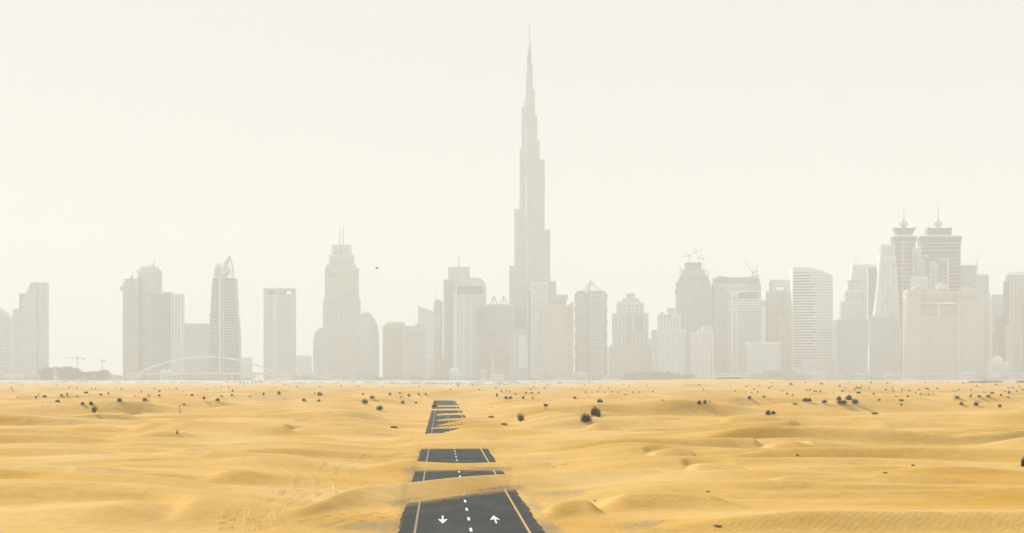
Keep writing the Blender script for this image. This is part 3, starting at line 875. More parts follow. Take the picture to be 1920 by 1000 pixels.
# ------------------------------------------------------------------ city
ZG = 8.0          # the city stands on a low pale rise beyond the sand
class Tower:
    """one building; its parts are given in photo pixels at the building's own distance D, depth in metres behind the front"""
    def __init__(s, name, label, cat, pxc, D, group=None):
        s.S = D / F; s.D = D; s.xc = (pxc - 960) * s.S
        s.o = empty(name, (s.xc, D, ZG), label, cat, group)
    def X(s, px): return (px - 960) * s.S - s.xc
    def Z(s, py): return H + (HZ - py) * s.S - ZG
    def part(s, name, mb_, mat, parent=None, **k): return mb_.build(name, M[mat], parent or s.o, **k)
    def block(s, x0, x1, yt, yb=None, d0=0.0, d1=40.0, core='glass', slab='pale', pitch=3.4, slab_f=0.42, piers=0, pier='pale', pier_w=1.6, name='tower_block', proud=0.5, parapet=True, corner=0.0):
        X0, X1 = s.X(x0), s.X(x1); z1 = s.Z(yt); z0 = 0.0 if yb is None else s.Z(yb)
        c = corner * s.S
        poly = [(X0 + c, d0), (X1 - c, d0), (X1, d0 + c), (X1, d1 - c), (X1 - c, d1), (X0 + c, d1), (X0, d1 - c), (X0, d0 + c)] if c else [(X0, d0), (X1, d0), (X1, d1), (X0, d1)]
        b = s.part(name, MB().prism_xy(poly, z0, z1), core)
        def grow(e):
            cx, cy_ = (X0 + X1) / 2, (d0 + d1) / 2
            return [(cx + (x - cx) * (1 + 2 * e / (X1 - X0)), cy_ + (y - cy_) * (1 + 2 * e / (d1 - d0))) for x, y in poly]
        ph = pitch * s.S
        if slab:
            m = MB(); n = int((z1 - z0) / ph); g = grow(proud)
            for i in range(n):
                zz = z1 - (i + 1) * ph
                if zz > z0: m.prism_xy(g, zz, zz + ph * slab_f)
            if n: s.part('floor_slab', m, slab, b, kind='stuff')
        if parapet: s.part('parapet', MB().prism_xy(grow(proud + .35), z1 - ph * .5, z1 + ph * .3), slab or pier, b)
        if piers:
            wv_ = pier_w * s.S; gx = (X1 - X0 - wv_) / (piers - 1)
            me_ = MB().box(-wv_ / 2, wv_ / 2, -proud - .6, 0.3, z0, z1 + .4).mesh('facade_pier', M[pier])
            for i in range(piers):
                o = bpy.data.objects.new('facade_pier', me_); COL.objects.link(o); o.parent = b
                o.location = (X0 + wv_ / 2 + i * gx, d0, 0)
            ns = max(2, int((d1 - d0) / max(gx, 4)))
            ms = MB().box(-proud - .6, 0.3, -wv_ / 2, wv_ / 2, z0, z1 + .4).mesh('facade_pier', M[pier])
            for sd in (0, 1):
                for i in range(ns):
                    o = bpy.data.objects.new('facade_pier', ms); COL.objects.link(o); o.parent = b
                    o.location = ((X0, X1)[sd], d0 + wv_ / 2 + (d1 - d0 - wv_) * i / (ns - 1) if ns > 1 else d0, 0)
                    if sd: o.rotation_euler = (0, 0, math.pi)
        return b
    def box(s, name, x0, x1, yt, yb, d0, d1, mat, parent=None, **k):
        return s.part(name, MB().box(s.X(x0), s.X(x1), d0, d1, 0.0 if yb is None else s.Z(yb), s.Z(yt)), mat, parent, **k)
    def shape(s, name, pts, d0, d1, mat, parent=None, **k):      # outline in pixels, bottom corners may use None for the ground
        return s.part(name, MB().prism_xz([(s.X(a), 0.0 if b is None else s.Z(b)) for a, b in pts], d0, d1), mat, parent, **k)
    def bars(s, name, segs, d, t, mat, parent=None, t2=None, **k):
        m = MB()
        for a in segs:
            (x0, y0, x1, y1), dd = a[:4], (a[4:] or (d, d))
            m.bar((s.X(x0), dd[0], s.Z(y0)), (s.X(x1), dd[1], s.Z(y1)), t, t2)
        return s.part(name, m, mat, parent, **k)
    def mast(s, px, yt, yb, d=15.0, t=1.6, t2=None, mat='steel', name='antenna_mast'):
        return s.bars(name, [(px, yb, px, yt)], d, t, mat, t2=t2)
    def panes(s, x0, x1, y0, y1, nx, ny, d, mat='glass', gx=.35, gy=.35, parent=None, name='window'):
        """each window its own part, set 0.4 m proud of the core as a framed unit"""
        wv_ = (x1 - x0) / nx; hv = (y1 - y0) / ny
        me_ = MB().box(-wv_ * (1 - gx) / 2 * s.S, wv_ * (1 - gx) / 2 * s.S, -.45, .2, -hv * (1 - gy) / 2 * s.S, hv * (1 - gy) / 2 * s.S).mesh(name, M[mat])
        for i in range(nx):
            for j in range(ny):
                o = bpy.data.objects.new(name, me_); COL.objects.link(o); o.parent = parent or s.o
                o.location = (s.X(x0 + (i + .5) * wv_), d, s.Z(y0 + (j + .5) * hv))

def crane(D, px, y_base, y_top, jib, back, label, mat='crane_yellow', d=20.0, apex=None, width=1.6):
    """tower crane standing on a roof: lattice mast, cab, jib, counter-jib"""
    S = D / F
    X0 = (px - 960) * S; zb = H + (HZ - y_base) * S
    e = empty('tower_crane', (X0, D + d, zb), label, 'crane', 'tower cranes on unfinished towers')
    P = lambda q: ((q[0] - px) * S, 0.0, (y_base - q[1]) * S)
    hgt = (y_base - y_top) * S; h2 = width / 2
    m = MB()
    for a, b in ((-h2, -h2), (h2, -h2), (h2, h2), (-h2, h2)): m.bar((a, b, 0), (a, b, hgt), .45)
    n = max(2, int(hgt / (width * 1.6)))
    for i in range(n):
        z0, z1 = hgt * i / n, hgt * (i + 1) / n
        m.bar((-h2, -h2, z0), (h2, -h2, z1), .3); m.bar((h2, h2, z0), (-h2, h2, z1), .3)
        m.bar((-h2, h2, z0), (-h2, -h2, z1), .3); m.bar((h2, -h2, z0), (h2, h2, z1), .3)
    m.build('lattice_mast', M[mat], e, kind='stuff')
    top = P((px, y_top))
    def lattice(q, nm, t):
        q = Vector(P(q)); p = Vector(top)
        m = MB(); up = Vector((0, 0, 1.0)) if abs((q - p).normalized().z) < .9 else Vector((1, 0, 0))
        a = Vector((0, .8, 0)); c = (q - p).cross(Vector((0, 1, 0))).normalized() * 1.5
        m.bar(p + a, q, t); m.bar(p - a, q, t); m.bar(p + c, q, t)
        k = 8
        for i in range(k):
            u, v = i / k, (i + 1) / k
            m.bar((p + a).lerp(q, u), (p + c).lerp(q, v), t * .6); m.bar((p - a).lerp(q, v), (p + c).lerp(q, u), t * .6)
        m.build(nm, M[mat], e, kind='stuff')
    lattice(jib, 'jib', .6)
    lattice(back, 'counter_jib', .7)
    qb = P(back)
    MB().box(qb[0] - 2, qb[0] + 2, -1.2, 1.2, qb[2] - 3, qb[2] + .6).build('counterweight', M['concrete'], e)
    MB().box(top[0] - 1.5, top[0] + 1.5, -1.6, 1.4, top[2] - 1.5, top[2] + 1.5).build('cab', M[mat], e)
    if apex:
        q = P(apex)
        m = MB(); m.bar((top[0] - .8, 0, top[2]), q, .6); m.bar((top[0] + .8, 0, top[2]), q, .6)
        m.build('a_frame', M[mat], e, kind='stuff')
        j = Vector(P(jib))
        m = MB(); m.bar(q, j.lerp(Vector(top), .15), .22); m.bar(q, qb, .22)
        m.build('stay_cable', M['dark'], e, kind='stuff')
    return e

# -- far left pair
t = Tower('low_tower', 'pale low tower with sloping roof cut by the left border', 'building', -10, 5450)
t.shape('tower_block', [(-50, None), (21, None), (21, 598), (14, 593), (0, 582), (-50, 545)], 0, 45, 'glass_pale')
t.shape('roof_edge', [(21.6, 599), (21.6, 596), (0, 580), (-50, 543), (-50, 546), (0, 584)], -1, 46, 'pale')
t.panes(-45, 18, 605, 700, 9, 14, 0, 'glass', .4, .5)
t = Tower('office_tower', 'grey tower with slanted top and stepped left shoulder, far left', 'building', 58, 5350)
t.block(24, 42, 580, d0=6, d1=40, core='glass_pale', slab='concrete', pitch=4, slab_f=.3, piers=4, pier='concrete', pier_w=.8)
t.block(34, 46, 551, d0=14, d1=48, core='glass_blue', slab='concrete', pitch=4, slab_f=.25, name='rear_block')
t.shape('main_slab', [(40, None), (70, None), (70, 530), (58, 530), (49, 549), (42, 560), (40, 563)], 0, 44, 'glass_pale')
t.shape('side_slab', [(72.5, None), (84.5, None), (84.5, 530), (72.5, 530)], -2, 44, 'concrete')
t.box('dark_joint', 69.8, 72.7, 532, None, 3, 40, 'glass')
for k in range(30): t.box('floor_line', 42 if k > 6 else 58 - k * 2.3, 69.5, 536 + k * 5.5, 537.4 + k * 5.5, -.5, 2, 'concrete')
t.bars('roof_rail', [(57, 529, 72, 528), (57, 531, 57, 528), (64, 531, 64, 528), (72, 531, 72, 528)], 8, .8, 'steel')

# -- construction pair on the left
t = Tower('construction_tower', 'unfinished concrete tower with jutting platform, left of the rounded one', 'building', 244, 5300)
t.block(231, 258, 533, core='glass', slab='concrete', pitch=4.0, slab_f=.5, piers=6, pier='concrete', pier_w=1.3, d1=40)
t.block(233, 257, 523, 534, core='concrete', slab=None, d0=3, d1=34, name='core_top', parapet=False)
t.box('jutting_platform', 225, 234, 537, 545, 2, 16, 'concrete')
t.bars('formwork_frame', [(231, 533, 231, 524), (231, 524, 257, 523), (238, 533, 238, 523), (246, 533, 246, 523)], -1.2, .9, 'dark')
t = Tower('rounded_construction_tower', 'unfinished tower with rounded top edge and open floors, behind the glass block', 'building', 278, 5320)
t.block(258, 297, 507, core='glass', slab='pale', pitch=4.2, slab_f=.45, d0=2, d1=46, corner=8, piers=7, pier='concrete', pier_w=1.0)
t.block(261, 294, 502, 508, core='concrete', slab=None, d0=6, d1=42, corner=7, name='setback_top')
t.bars('edge_scaffold', [(258, 512, 258, 503), (297, 512, 297, 502), (266, 503, 266, 498), (290, 503, 290, 499), (262, 499, 293, 499)], 2, .9, 'dark')
t = Tower('glass_block', 'plain blue-grey glass block in front of the rounded construction tower', 'building', 311, 5220)
t.block(284, 320, 548.5, core='glass_blue', slab='glass_pale', pitch=3.6, slab_f=.22, d1=50, proud=.25)
t.block(321, 339, 552.5, core='glass', slab='pale', pitch=3.6, slab_f=.3, piers=4, pier='white', pier_w=1.8, d0=2, d1=50, name='stair_block')
crane(5320, 285, 502, 498, (288, 484), (276, 498.5), 'crane with short raised jib on the rounded construction tower', 'crane_grey', 22, (284, 491))
crane(5300, 246, 523, 519, (248, 509), (243, 519), 'little crane on the tower with the jutting platform', 'crane_grey', 15)
t = Tower('slab_building', 'wide low slab building left of the sail-topped tower', 'building', 365, 5500)
t.block(334, 398, 608, core='glass_pale', slab='concrete', pitch=4.2, slab_f=.3, piers=12, pier='concrete', pier_w=1.0, d1=45)
t.box('roof_plant', 340, 388, 606.5, 609, 8, 30, 'concrete')

# -- sail-topped tower
t = Tower('sail_topped_tower', 'blue-grey tower with two curved open sails as its crown', 'building', 420, 5250)
t.part('tower_block', MB().loft([[(t.X(a), 0, z), (t.X(b), 0, z), (t.X(b), 46, z), (t.X(a), 46, z)] for a, b, z in
       ((392, 449, 0), (393, 448, t.Z(640)), (396, 443, t.Z(570)), (399, 441, t.Z(522)))]), 'glass_blue')
for k in range(34):
    yk = 527 + k * 5.1; f = (yk - 522) / 180.0
    t.box('floor_slab', 399 - 6 * min(1, f * 1.3) - .4, 441 + 7.5 * min(1, f * 1.15) + .4, yk, yk + 1.2, -.8, 47, 'glass_pale')
for k in range(9):
    yk = 528 + k * 6.5
    t.shape('balcony_fin', [(398 - k * .45, yk + 4), (396.2 - k * .45, yk), (398.5 - k * .45, yk + 1)], -1, 20, 'concrete')
    t.shape('balcony_fin', [(441 + k * .45, yk + 4), (441.5 + k * .45, yk + 1), (443.6 + k * .45, yk)], -1, 20, 'concrete')
for k in range(7):
    yk = 598 + k * 9
    t.shape('balcony_fin', [(447 + k * .2, yk + 5), (447 + k * .2, yk + 1), (450 + k * .2, yk - 1)], -1, 20, 'concrete')
for k in range(5):
    yk = 590 + k * 9
    t.shape('balcony_fin', [(394, yk + 5), (391.2, yk - 1), (394, yk + 1)], -1, 20, 'concrete')
t.box('white_spine', 411, 414, 523, None, -2.2, 2, 'white')
t.box('white_spine', 417.5, 419, 523, None, -2.2, 2, 'pale')
def arc(pts, n=14):
    p = np.array(pts, float); k = np.arange(len(p)).astype(float); tt = np.linspace(0, len(p) - 1, n)
    return list(zip(catmull(k, p[:, 0], tt), catmull(k, p[:, 1], tt)))
def poly_bars(T, name, pts, d, th, mat, parent=None):
    return T.bars(name, [(a[0], a[1], b[0], b[1]) for a, b in zip(pts[:-1], pts[1:])], d, th, mat, parent)
poly_bars(t, 'sail_edge', arc([(401, 522), (402, 510), (405, 500), (409, 494.5)]), 4, 2.6, 'concrete')
poly_bars(t, 'sail_edge', arc([(409, 494.5), (413, 497), (417, 503), (418, 508)]), 4, 2.6, 'concrete')
poly_bars(t, 'sail_edge', arc([(418, 508), (419, 498), (424, 488), (430, 481.5)]), 4, 2.8, 'concrete')
poly_bars(t, 'sail_edge', arc([(430, 481.5), (434, 492), (436.5, 506), (437.5, 521)]), 4, 2.8, 'concrete')
poly_bars(t, 'sail_rib', arc([(410, 521), (417, 515), (423, 507), (427, 496)]), 2, 3.2, 'pale')
poly_bars(t, 'sail_rib', arc([(406, 521), (412, 513), (417, 507), (419, 500)]), 2, 2.2, 'pale')
t.shape('sail_panel', [(413, 521), (424, 521), (430, 512), (426, 500), (430, 484), (424, 489), (419.5, 499), (418.5, 509)], 10, 13, 'glass_pale')
t.shape('sail_panel', [(402, 521), (410, 521), (416, 510), (411, 497), (406, 501), (403, 510)], 10, 13, 'glass_pale')
t.bars('sail_strut', [(430, 484, 430, 521), (434, 495, 434, 521), (426, 500, 437, 521), (408, 497, 408, 521), (404, 505, 412, 521)], 6, 1.1, 'concrete')
t.bars('tip_mast', [(430, 484, 430.5, 478.5), (429, 480, 434, 480.5), (409, 496, 406, 493)], 4, 1.0, 'concrete')

# -- flat-topped tower
t = Tower('flat_topped_tower', 'slim pale tower with a flat cap over open roof bays', 'building', 522, 5250)
b = t.block(495, 551, 552, core='glass', slab='pale', pitch=3.6, slab_f=.38, piers=15, pier='pale', pier_w=1.5, d1=44, parapet=False)
t.box('roof_cap', 494, 552, 541, 544.5, -1.5, 46, 'concrete')
for a, c in ((494.5, 503), (512, 513.5), (516, 533), (546, 551.5)): t.box('cap_pier', a, c, 544.4, 553, 0, 44, 'concrete')
t.box('white_panel', 504, 512, 545, 552, 20, 24, 'white')
t.box('blank_strip', 512.5, 519.5, 552, None, -1.8, 3, 'pale')
t.mast(522.5, 537, 542, t=1.2); t.bars('mast_bar', [(520.5, 538, 524.5, 538)], 15, 1.0, 'steel')

# -- twin-antenna tower and neighbours
t = Tower('twin_antenna_tower', 'tall stepped pale stone tower with two thin antennas', 'building', 640, 5250)
t.block(622, 656, 461, 480, core='glass_pale', slab='pale', pitch=9, slab_f=.3, d0=14, d1=36, piers=4, pier='pale', pier_w=4.0, name='crown_block')
t.block(617, 661, 478.5, 500, core='glass_pale', slab='pale', pitch=5, slab_f=.3, d0=9, d1=40, piers=7, pier='pale', pier_w=2.4, name='upper_setback')
t.block(612, 665.5, 497, 506, core='pale', slab='pale', pitch=3, slab_f=.4, d0=4, d1=44, piers=8, pier='beige', pier_w=2.2, name='setback_block')
t.block(610, 669.5, 504, core='glass', slab='pale', pitch=3.1, slab_f=.42, d0=0, d1=48, piers=17, pier='pale', pier_w=1.1)
t.shape('flared_ledge', [(608, 512), (669, 512), (672, 503), (611, 502)], -2, 50, 'beige')
t.shape('flared_fin', [(666, 640), (668.5, 640), (668.5, 524), (671.5, 505), (666, 505)], 2, 40, 'beige')
t.block(606, 613, 562, core='glass_pale', slab='pale', pitch=3.1, d0=4, d1=44, name='side_wing', piers=2, pier_w=1.4)
t.block(667, 673, 562, core='glass_pale', slab='pale', pitch=3.1, d0=4, d1=44, name='side_wing', piers=2, pier_w=1.4)
t.box('stone_spine', 632.5, 637.5, 500, None, -3.4, 2, 'beige')
t.box('stone_corner', 609, 613, 506, None, -3.0, 2, 'beige')
for k in range(3): t.box('dark_bay', 616 + k * 5, 620 + k * 5, 510, 521, -1.4, 1, 'glass')
t.mast(636, 424, 462, 20, 2.4, 1.9, 'concrete'); t.mast(642.5, 424, 462, 20, 2.4, 1.9, 'concrete')
t.mast(637, 462, 480, 12, 2.4, mat='concrete', name='mast_housing')
t.block(638, 678, 634, core='glass_pale', slab='beige', pitch=4, slab_f=.4, d0=-14, d1=0, piers=9, pier='beige', pier_w=1.4, name='podium_wing')
t = Tower('rounded_low_tower', 'low glass tower with one rounded shoulder, left of the twin-antenna tower', 'building', 597, 5380)
P_ = [(587, None), (609, None), (609, 614), (600, 615), (593, 619), (589, 628), (587, 645)]
t.shape('tower_block', P_, 0, 40, 'glass_pale')
for k in range(18): t.box('floor_slab', 587.4 if k > 4 else 593 - k * 1.4, 608.5, 622 + k * 4.4, 623.4 + k * 4.4, -.7, 3, 'concrete')
t = Tower('curved_sail_tower', 'pale curved glass tower with arched right side, right of the twin-antenna tower', 'building', 690, 5420)
t.shape('tower_block', [(664, None), (710, None), (709.5, 630), (707, 612), (701, 598), (694, 589), (689, 585.5), (685, 588), (682, 586), (676, 590), (664, 600)], 0, 40, 'glass_pale')
for k in range(23):
    yk = 595 + k * 4.6; xr = 699 + 10 * (1 - math.exp(-k / 4.0))
    t.box('floor_slab', 665, xr, yk, yk + 1.5, -.7, 3, 'pale')
t.bars('roof_crest', [(682, 587, 686, 585), (686, 585, 689, 584)], 2, 1.2, 'concrete')

# -- beige pair and neighbours
t = Tower('round_topped_tower', 'beige apartment tower with a low round top, left one of two joined', 'building', 738, 5380)
t.block(718, 760, 612, core='glass', slab='beige', pitch=3.6, slab_f=.45, piers=8, pier='beige', pier_w=1.8, d1=44)
t.part('round_top', MB().lathe([(24, t.Z(613)), (24, t.Z(607)), (22, t.Z(604.5)), (12, t.Z(603.5)), (0.5, t.Z(603.2))], t.X(739), 22, 20), 'beige')
t = Tower('stepped_apartment_tower', 'beige apartment tower with stepped roof, right one of two joined', 'building', 776, 5340)
t.block(754, 795, 621, core='glass', slab='beige', pitch=3.6, slab_f=.45, piers=8, pier='beige', pier_w=1.8, d1=44)
t.block(759, 793, 612, 622, core='glass_pale', slab='beige', pitch=3.6, piers=6, pier='beige', d0=4, d1=40, name='setback_block')
t.box('lift_house', 778, 791, 607, 613, 10, 30, 'beige')
t = Tower('slanted_glass_tower', 'very pale tower with slanted roof behind the apartments', 'building', 798, 5600)
t.shape('tower_block', [(783, None), (815, None), (815, 586), (800, 581), (784, 575)], 0, 40, 'glass_pale')
t.shape('roof_edge', [(815.5, 587), (815.5, 584.5), (784, 573.5), (783.4, 576)], -1, 41, 'pale')
for k in range(24): t.box('floor_slab', 783.4, 814.5, 590 + k * 4.6, 591.4 + k * 4.6, -.7, 3, 'pale')
t = Tower('slender_tower', 'slender tower with a needle antenna at its left edge', 'building', 821, 5400)
t.block(814, 828.5, 567, core='glass', slab='pink', pitch=3.4, slab_f=.4, piers=4, pier='pink', pier_w=1.8, d1=26)
t.block(816, 827, 563, 568, core='concrete', slab=None, d0=3, d1=22, name='setback_block')
t.box('pink_band', 813.6, 828.9, 592, 614, -1.4, 27, 'pink')
t.mast(816.3, 544, 566, 8, 1.4, .7)

# -- spire block
t = Tower('spire_tower', 'slab tower with a white spike rising from its beige top block', 'building', 860, 5380)
t.block(832.5, 851, 525.5, core='glass_blue', slab='concrete', pitch=3.2, slab_f=.3, d0=0, d1=46, piers=6, pier='concrete', pier_w=1.2)
t.block(840, 880, 501.5, None, core='pink', slab='beige', pitch=4, slab_f=.35, d0=10, d1=50, proud=.3, name='top_block')
t.bars('roof_spike', [(860.3, 512, 860.3, 485)], 8, 4.4, 'steel', t2=2.6)
t.bars('spike_tip', [(860.3, 486, 860.3, 476.5)], 8, 2.6, 'steel', t2=.5)
t = Tower('domed_office_tower', 'banded tower with a low vaulted top and dark glass crown band', 'building', 883, 5280)
t.block(856, 910.5, 536, core='glass', slab='pale', pitch=3.3, slab_f=.42, d0=0, d1=48, corner=3, piers=5, pier='white', pier_w=1.3)
t.shape('vaulted_roof', [(856, 537), (910, 537), (910, 531), (905, 526), (901, 522), (890, 520.5), (880, 521.5), (879, 526), (862, 527), (856, 532)], 3, 44, 'beige')
t.box('crown_glass_band', 857.5, 868, 536.5, 551.5, -2.4, 3, 'glass_blue'); t.box('crown_glass_band', 869.5, 878.5, 536.5, 551.5, -2.4, 3, 'glass_blue'); t.box('crown_glass_band', 880, 905, 536.5, 551.5, -2.4, 3, 'glass_blue')
t.box('white_slot', 850.5, 855.5, 553, None, 2, 8, 'white')
t.box('white_slot_head', 849, 857, 551, 554, 1, 9, 'white')
t.block(893, 911, 575, core='glass_blue', slab='glass_pale', pitch=3.3, slab_f=.3, d0=-8, d1=0, name='front_wing', proud=.3)
t = Tower('lattice_roof_tower', 'broad dark banded tower with two open triangle frames on its roof', 'building', 933, 5330)
t.block(909, 958, 573, core='glass', slab='pale', pitch=3.7, slab_f=.38, d1=48, piers=3, pier='concrete', pier_w=1.2)
for a in (926, 944.5):
    t.bars('roof_triangle', [(a - 8, 573, a, 555), (a + 8, 573, a, 555), (a, 555, a, 573), (a - 8, 573, a, 555, 34, 18), (a + 8, 573, a, 555, 34, 18)], 4, 1.3, 'dark')
t.box('roof_plant', 918, 950, 570.5, 573.5, 10, 34, 'concrete')

# -- the tallest tower: three stepped wings round a core
D_ = 5340
t = Tower('tallest_skyscraper', 'tallest skyscraper, stepped and tapering to a needle spire above all others', 'skyscraper', 993, D_)
S_ = t.S
def wing(name, ang, steps, wmax):
    ca, sa = math.cos(ang), math.sin(ang)
    for ext, yt, yb in steps:
        wd = min(wmax, max(2.2, ext * .85)) * S_
        if abs(ca) > .2: L = max(1.0, (ext * S_ - .5 * wd) / abs(ca))
        else: L = ext * S_
        poly = [(0, -wd), (L - wd * .35, -wd)] + [(L - wd * .35 + wd * .6 * math.cos(u), wd * math.sin(u)) for u in np.linspace(-math.pi / 2, math.pi / 2, 9)[1:-1]] + [(L - wd * .35, wd), (0, wd)]
        rot = lambda pl: [(x * ca - y * sa, 40 + x * sa + y * ca) for x, y in pl]
        z0 = 0.0 if yb is None else t.Z(yb)
        b = t.part(name, MB().prism_xy(rot(poly), z0, t.Z(yt)), 'glass_pale')
        m = MB(); ph = 4.3 * S_; z = t.Z(yt)
        g = rot([((x if x < 1 else x + .7), y * (1 + .6 / wd)) for x, y in poly])
        while z > z0 + ph:
            m.prism_xy(g, z - ph * .32, z); z -= ph
        if m.v: t.part('floor_slab', m, 'steel', b, kind='stuff')
        # steel fins running up the rounded end
        for u in (-1.0, -.5, 0, .5, 1.0):
            px_, py_ = L - wd * .35 + (wd * .6 + .5) * math.cos(u), (wd + .5) * math.sin(u)
            (qx, qy), = rot([(px_, py_)])
            t.part('steel_fin', MB().box(qx - .45, qx + .45, qy - .45, qy + .45, z0, t.Z(yt) + 2), 'steel', b)
A30 = math.radians(28)
wing('left_wing', math.pi - A30, [(39, 497, None), (29.2, 390, 499), (19.4, 276, 392), (15.4, 197.5, 278), (11, 183, 199), (6.8, 134.5, 186), (4.6, 102, 137), (2.6, 88, 104)], 11)
wing('right_wing', A30, [(41, 529, None), (40, 428.5, 531), (29.5, 296, 431), (19.8, 261, 299), (15.2, 213, 264), (10.8, 164.5, 216), (6.6, 117, 168), (3.2, 82, 120)], 11)
wing('front_wing', -math.pi / 2 + .12, [(40, 560, None), (33, 450, 562), (26, 338, 452), (19, 236, 340), (12, 172, 238), (6, 128, 174)], 9)
t.part('core_shaft', MB().loft([[(rr * math.cos(math.pi * i / 3 + .5) * S_, 40 + rr * math.sin(math.pi * i / 3 + .5) * S_, z) for i in range(6)] for rr, z in
       ((11, 0), (11, t.Z(300)), (8, t.Z(215)), (5, t.Z(150)), (3.2, t.Z(110)), (1.6, t.Z(84)))]), 'glass')
t.part('spire', MB().lathe([(2.2 * S_, t.Z(100)), (1.9 * S_, t.Z(82)), (1.5 * S_, t.Z(70)), (1.2 * S_, t.Z(56)), (.9 * S_, t.Z(40)), (1.1 * S_, t.Z(39)), (.4 * S_, t.Z(37.5))], 0, 40, 10), 'steel')

# -- in front of the tallest tower
t = Tower('banded_white_tower', 'white banded tower in front of the tallest skyscraper', 'building', 1008, 5180)
t.block(996, 1026, 531, core='glass_pale', slab='pale', pitch=5.2, slab_f=.45, d1=40, piers=3, pier='pale', pier_w=1.6)
t.box('dark_strip', 991, 996.5, 546, None, 3, 36, 'glass_blue')
t.bars('roof_crane_beam', [(984, 530, 1014, 530.5), (990, 530, 996, 534)], 10, 1.2, 'concrete')
t = Tower('cantilever_tower', 'unfinished tower with cantilevered top right of the tallest skyscraper', 'building', 1046, 5260)
t.block(1026, 1042, 528.5, core='glass', slab='concrete', pitch=3.6, slab_f=.35, d1=36, piers=4, pier='concrete', pier_w=1.2)
t.block(1040, 1060, 560, core='glass', slab='concrete', pitch=3.6, slab_f=.35, d1=36, piers=4, pier='concrete', pier_w=1.2)
t.box('cantilever_deck', 1038, 1065, 553, 561, -1, 36, 'concrete')
t.bars('deck_prop', [(1062, 561, 1060.5, 572), (1056, 561, 1056, 572)], 6, 1.4, 'concrete')
t.bars('red_hoist', [(1030, 529, 1031, 521), (1028, 522, 1034, 523)], 8, 1.3, 'red')
t = Tower('fin_roofed_tower', 'broad pinkish tower ending in an upswept fin at its right', 'building', 1047, 5160)
t.block(1018, 1062, 571, core='glass_pale', slab='pink', pitch=4.0, slab_f=.45, d1=44, piers=10, pier='pink', pier_w=1.8)
t.block(1062, 1075, 576, core='glass', slab='pink', pitch=4.0, slab_f=.35, d0=2, d1=44, piers=3, pier='pink', pier_w=1.5, name='side_block')
t.shape('upswept_fin', [(1060, 578), (1076, 578), (1076.5, 566.5), (1070, 568.5), (1064, 573)], 0, 44, 'concrete')
t = Tower('mural_block', 'plain block with a tall pale billboard below the tallest skyscraper', 'building', 975, 5200)
t.block(958, 992, 618, core='glass_pale', slab='concrete', pitch=4, slab_f=.35, d1=36, piers=6, pier='concrete', pier_w=1.2)
t.box('billboard', 973, 990, 629, 690, -2.6, -.8, 'white')
t = Tower('faceted_tower', 'faceted white-banded tower with an open white pyramid on top', 'building', 1108, 5250)
P0 = lambda e: [(t.X(1079 - e), 6), (t.X(1094), 0), (t.X(1107), 3), (t.X(1131), 0), (t.X(1138 + e), 8), (t.X(1138 + e), 44), (t.X(1079 - e), 44)]
rings = []
for k in range(7):
    ya, yb_ = 552 + k * 24.0, 576 + k * 24.0
    rings += [[(x, y, t.Z(yb_)) for x, y in P0(-.6)], [(x, y, t.Z(ya)) for x, y in P0(1.6)]]
m = MB()
for k in range(7): m.loft([rings[2 * k], rings[2 * k + 1]])
m.loft([[(x, y, 0) for x, y in P0(-.6)], [(x, y, t.Z(720)) for x, y in P0(.6)]])
m.loft([[(x, y, t.Z(552.1)) for x, y in P0(1.4)], [(t.X(1083) + (x - t.X(1079)) * .86, 4 + y * .85, t.Z(545.5)) for x, y in P0(0)]])
t.part('tower_block', m, 'glass')
for k in range(36):
    yk = 553 + k * 4.4
    t.box('white_band', 1081.5, 1093.5, yk, yk + 1.9, -.6, 6, 'pale'); t.box('white_band', 1108, 1131, yk, yk + 1.9, -.8, 6, 'pale')
t.box('white_frame', 1107, 1108.4, 548, None, -1.3, 5, 'white'); t.box('white_frame', 1130.4, 1131.6, 549, None, -1.3, 5, 'white')
t.shape('chevron_panel', [(1095, 546), (1100, 552), (1107, 546)], -.4, 2, 'white')
apx = (1108.5, 525.5)
t.bars('pyramid_strut', [(1091, 546, *apx, 2, 22), (1098, 546, *apx, 2, 22), (1117, 546, *apx, 2, 22), (1127, 546, *apx, 2, 22), (1091, 546, *apx, 42, 22), (1127, 546, *apx, 42, 22), (1108, 545, *apx, 42, 22)], 10, 1.7, 'white')
t.shape('pyramid_panel', [(1098, 545.5), (1105, 545.5), (1108, 528)], 16, 17.5, 'white')
t = Tower('stepped_stone_tower', 'pale stone tower stepping up to a square lift house', 'building', 1182, 5250)
t.block(1175, 1191, 551.5, 570, core='pale', slab='beige', pitch=4, slab_f=.3, d0=16, d1=34, name='lift_house')
t.block(1168, 1198, 560.5, 570, core='glass_pale', slab='pale', pitch=4, slab_f=.4, d0=10, d1=40, piers=5, pier='pale', pier_w=2.2, name='upper_setback')
t.block(1158, 1207, 567.5, 590, core='glass', slab='white', pitch=5.5, slab_f=.35, d0=5, d1=44, piers=7, pier='white', pier_w=2.2, name='setback_block')
t.block(1150, 1215, 588, core='glass', slab='pale', pitch=3.6, slab_f=.4, d0=0, d1=48, piers=10, pier='pale', pier_w=2.4)
t.block(1145, 1222, 649, core='glass_pale', slab='beige', pitch=3.8, slab_f=.45, d0=-6, d1=54, piers=14, pier='beige', pier_w=2, name='podium_block')
t.box('arched_bay', 1191, 1205, 590, 622, -2.4, 1, 'glass'); t.box('arched_bay', 1174, 1182, 590, 648, -2.4, 1, 'glass')
t = Tower('white_frame_tower', 'white framed stone tower at the left foot of the crane tower', 'building', 1258, 5200)
t.block(1236, 1276, 591, core='glass', slab='white', pitch=4.2, slab_f=.4, d0=4, d1=44, piers=7, pier='white', pier_w=2.6)
t.block(1252, 1266, 579, 592, core='pale', slab='beige', pitch=4, d0=14, d1=34, name='lift_house')
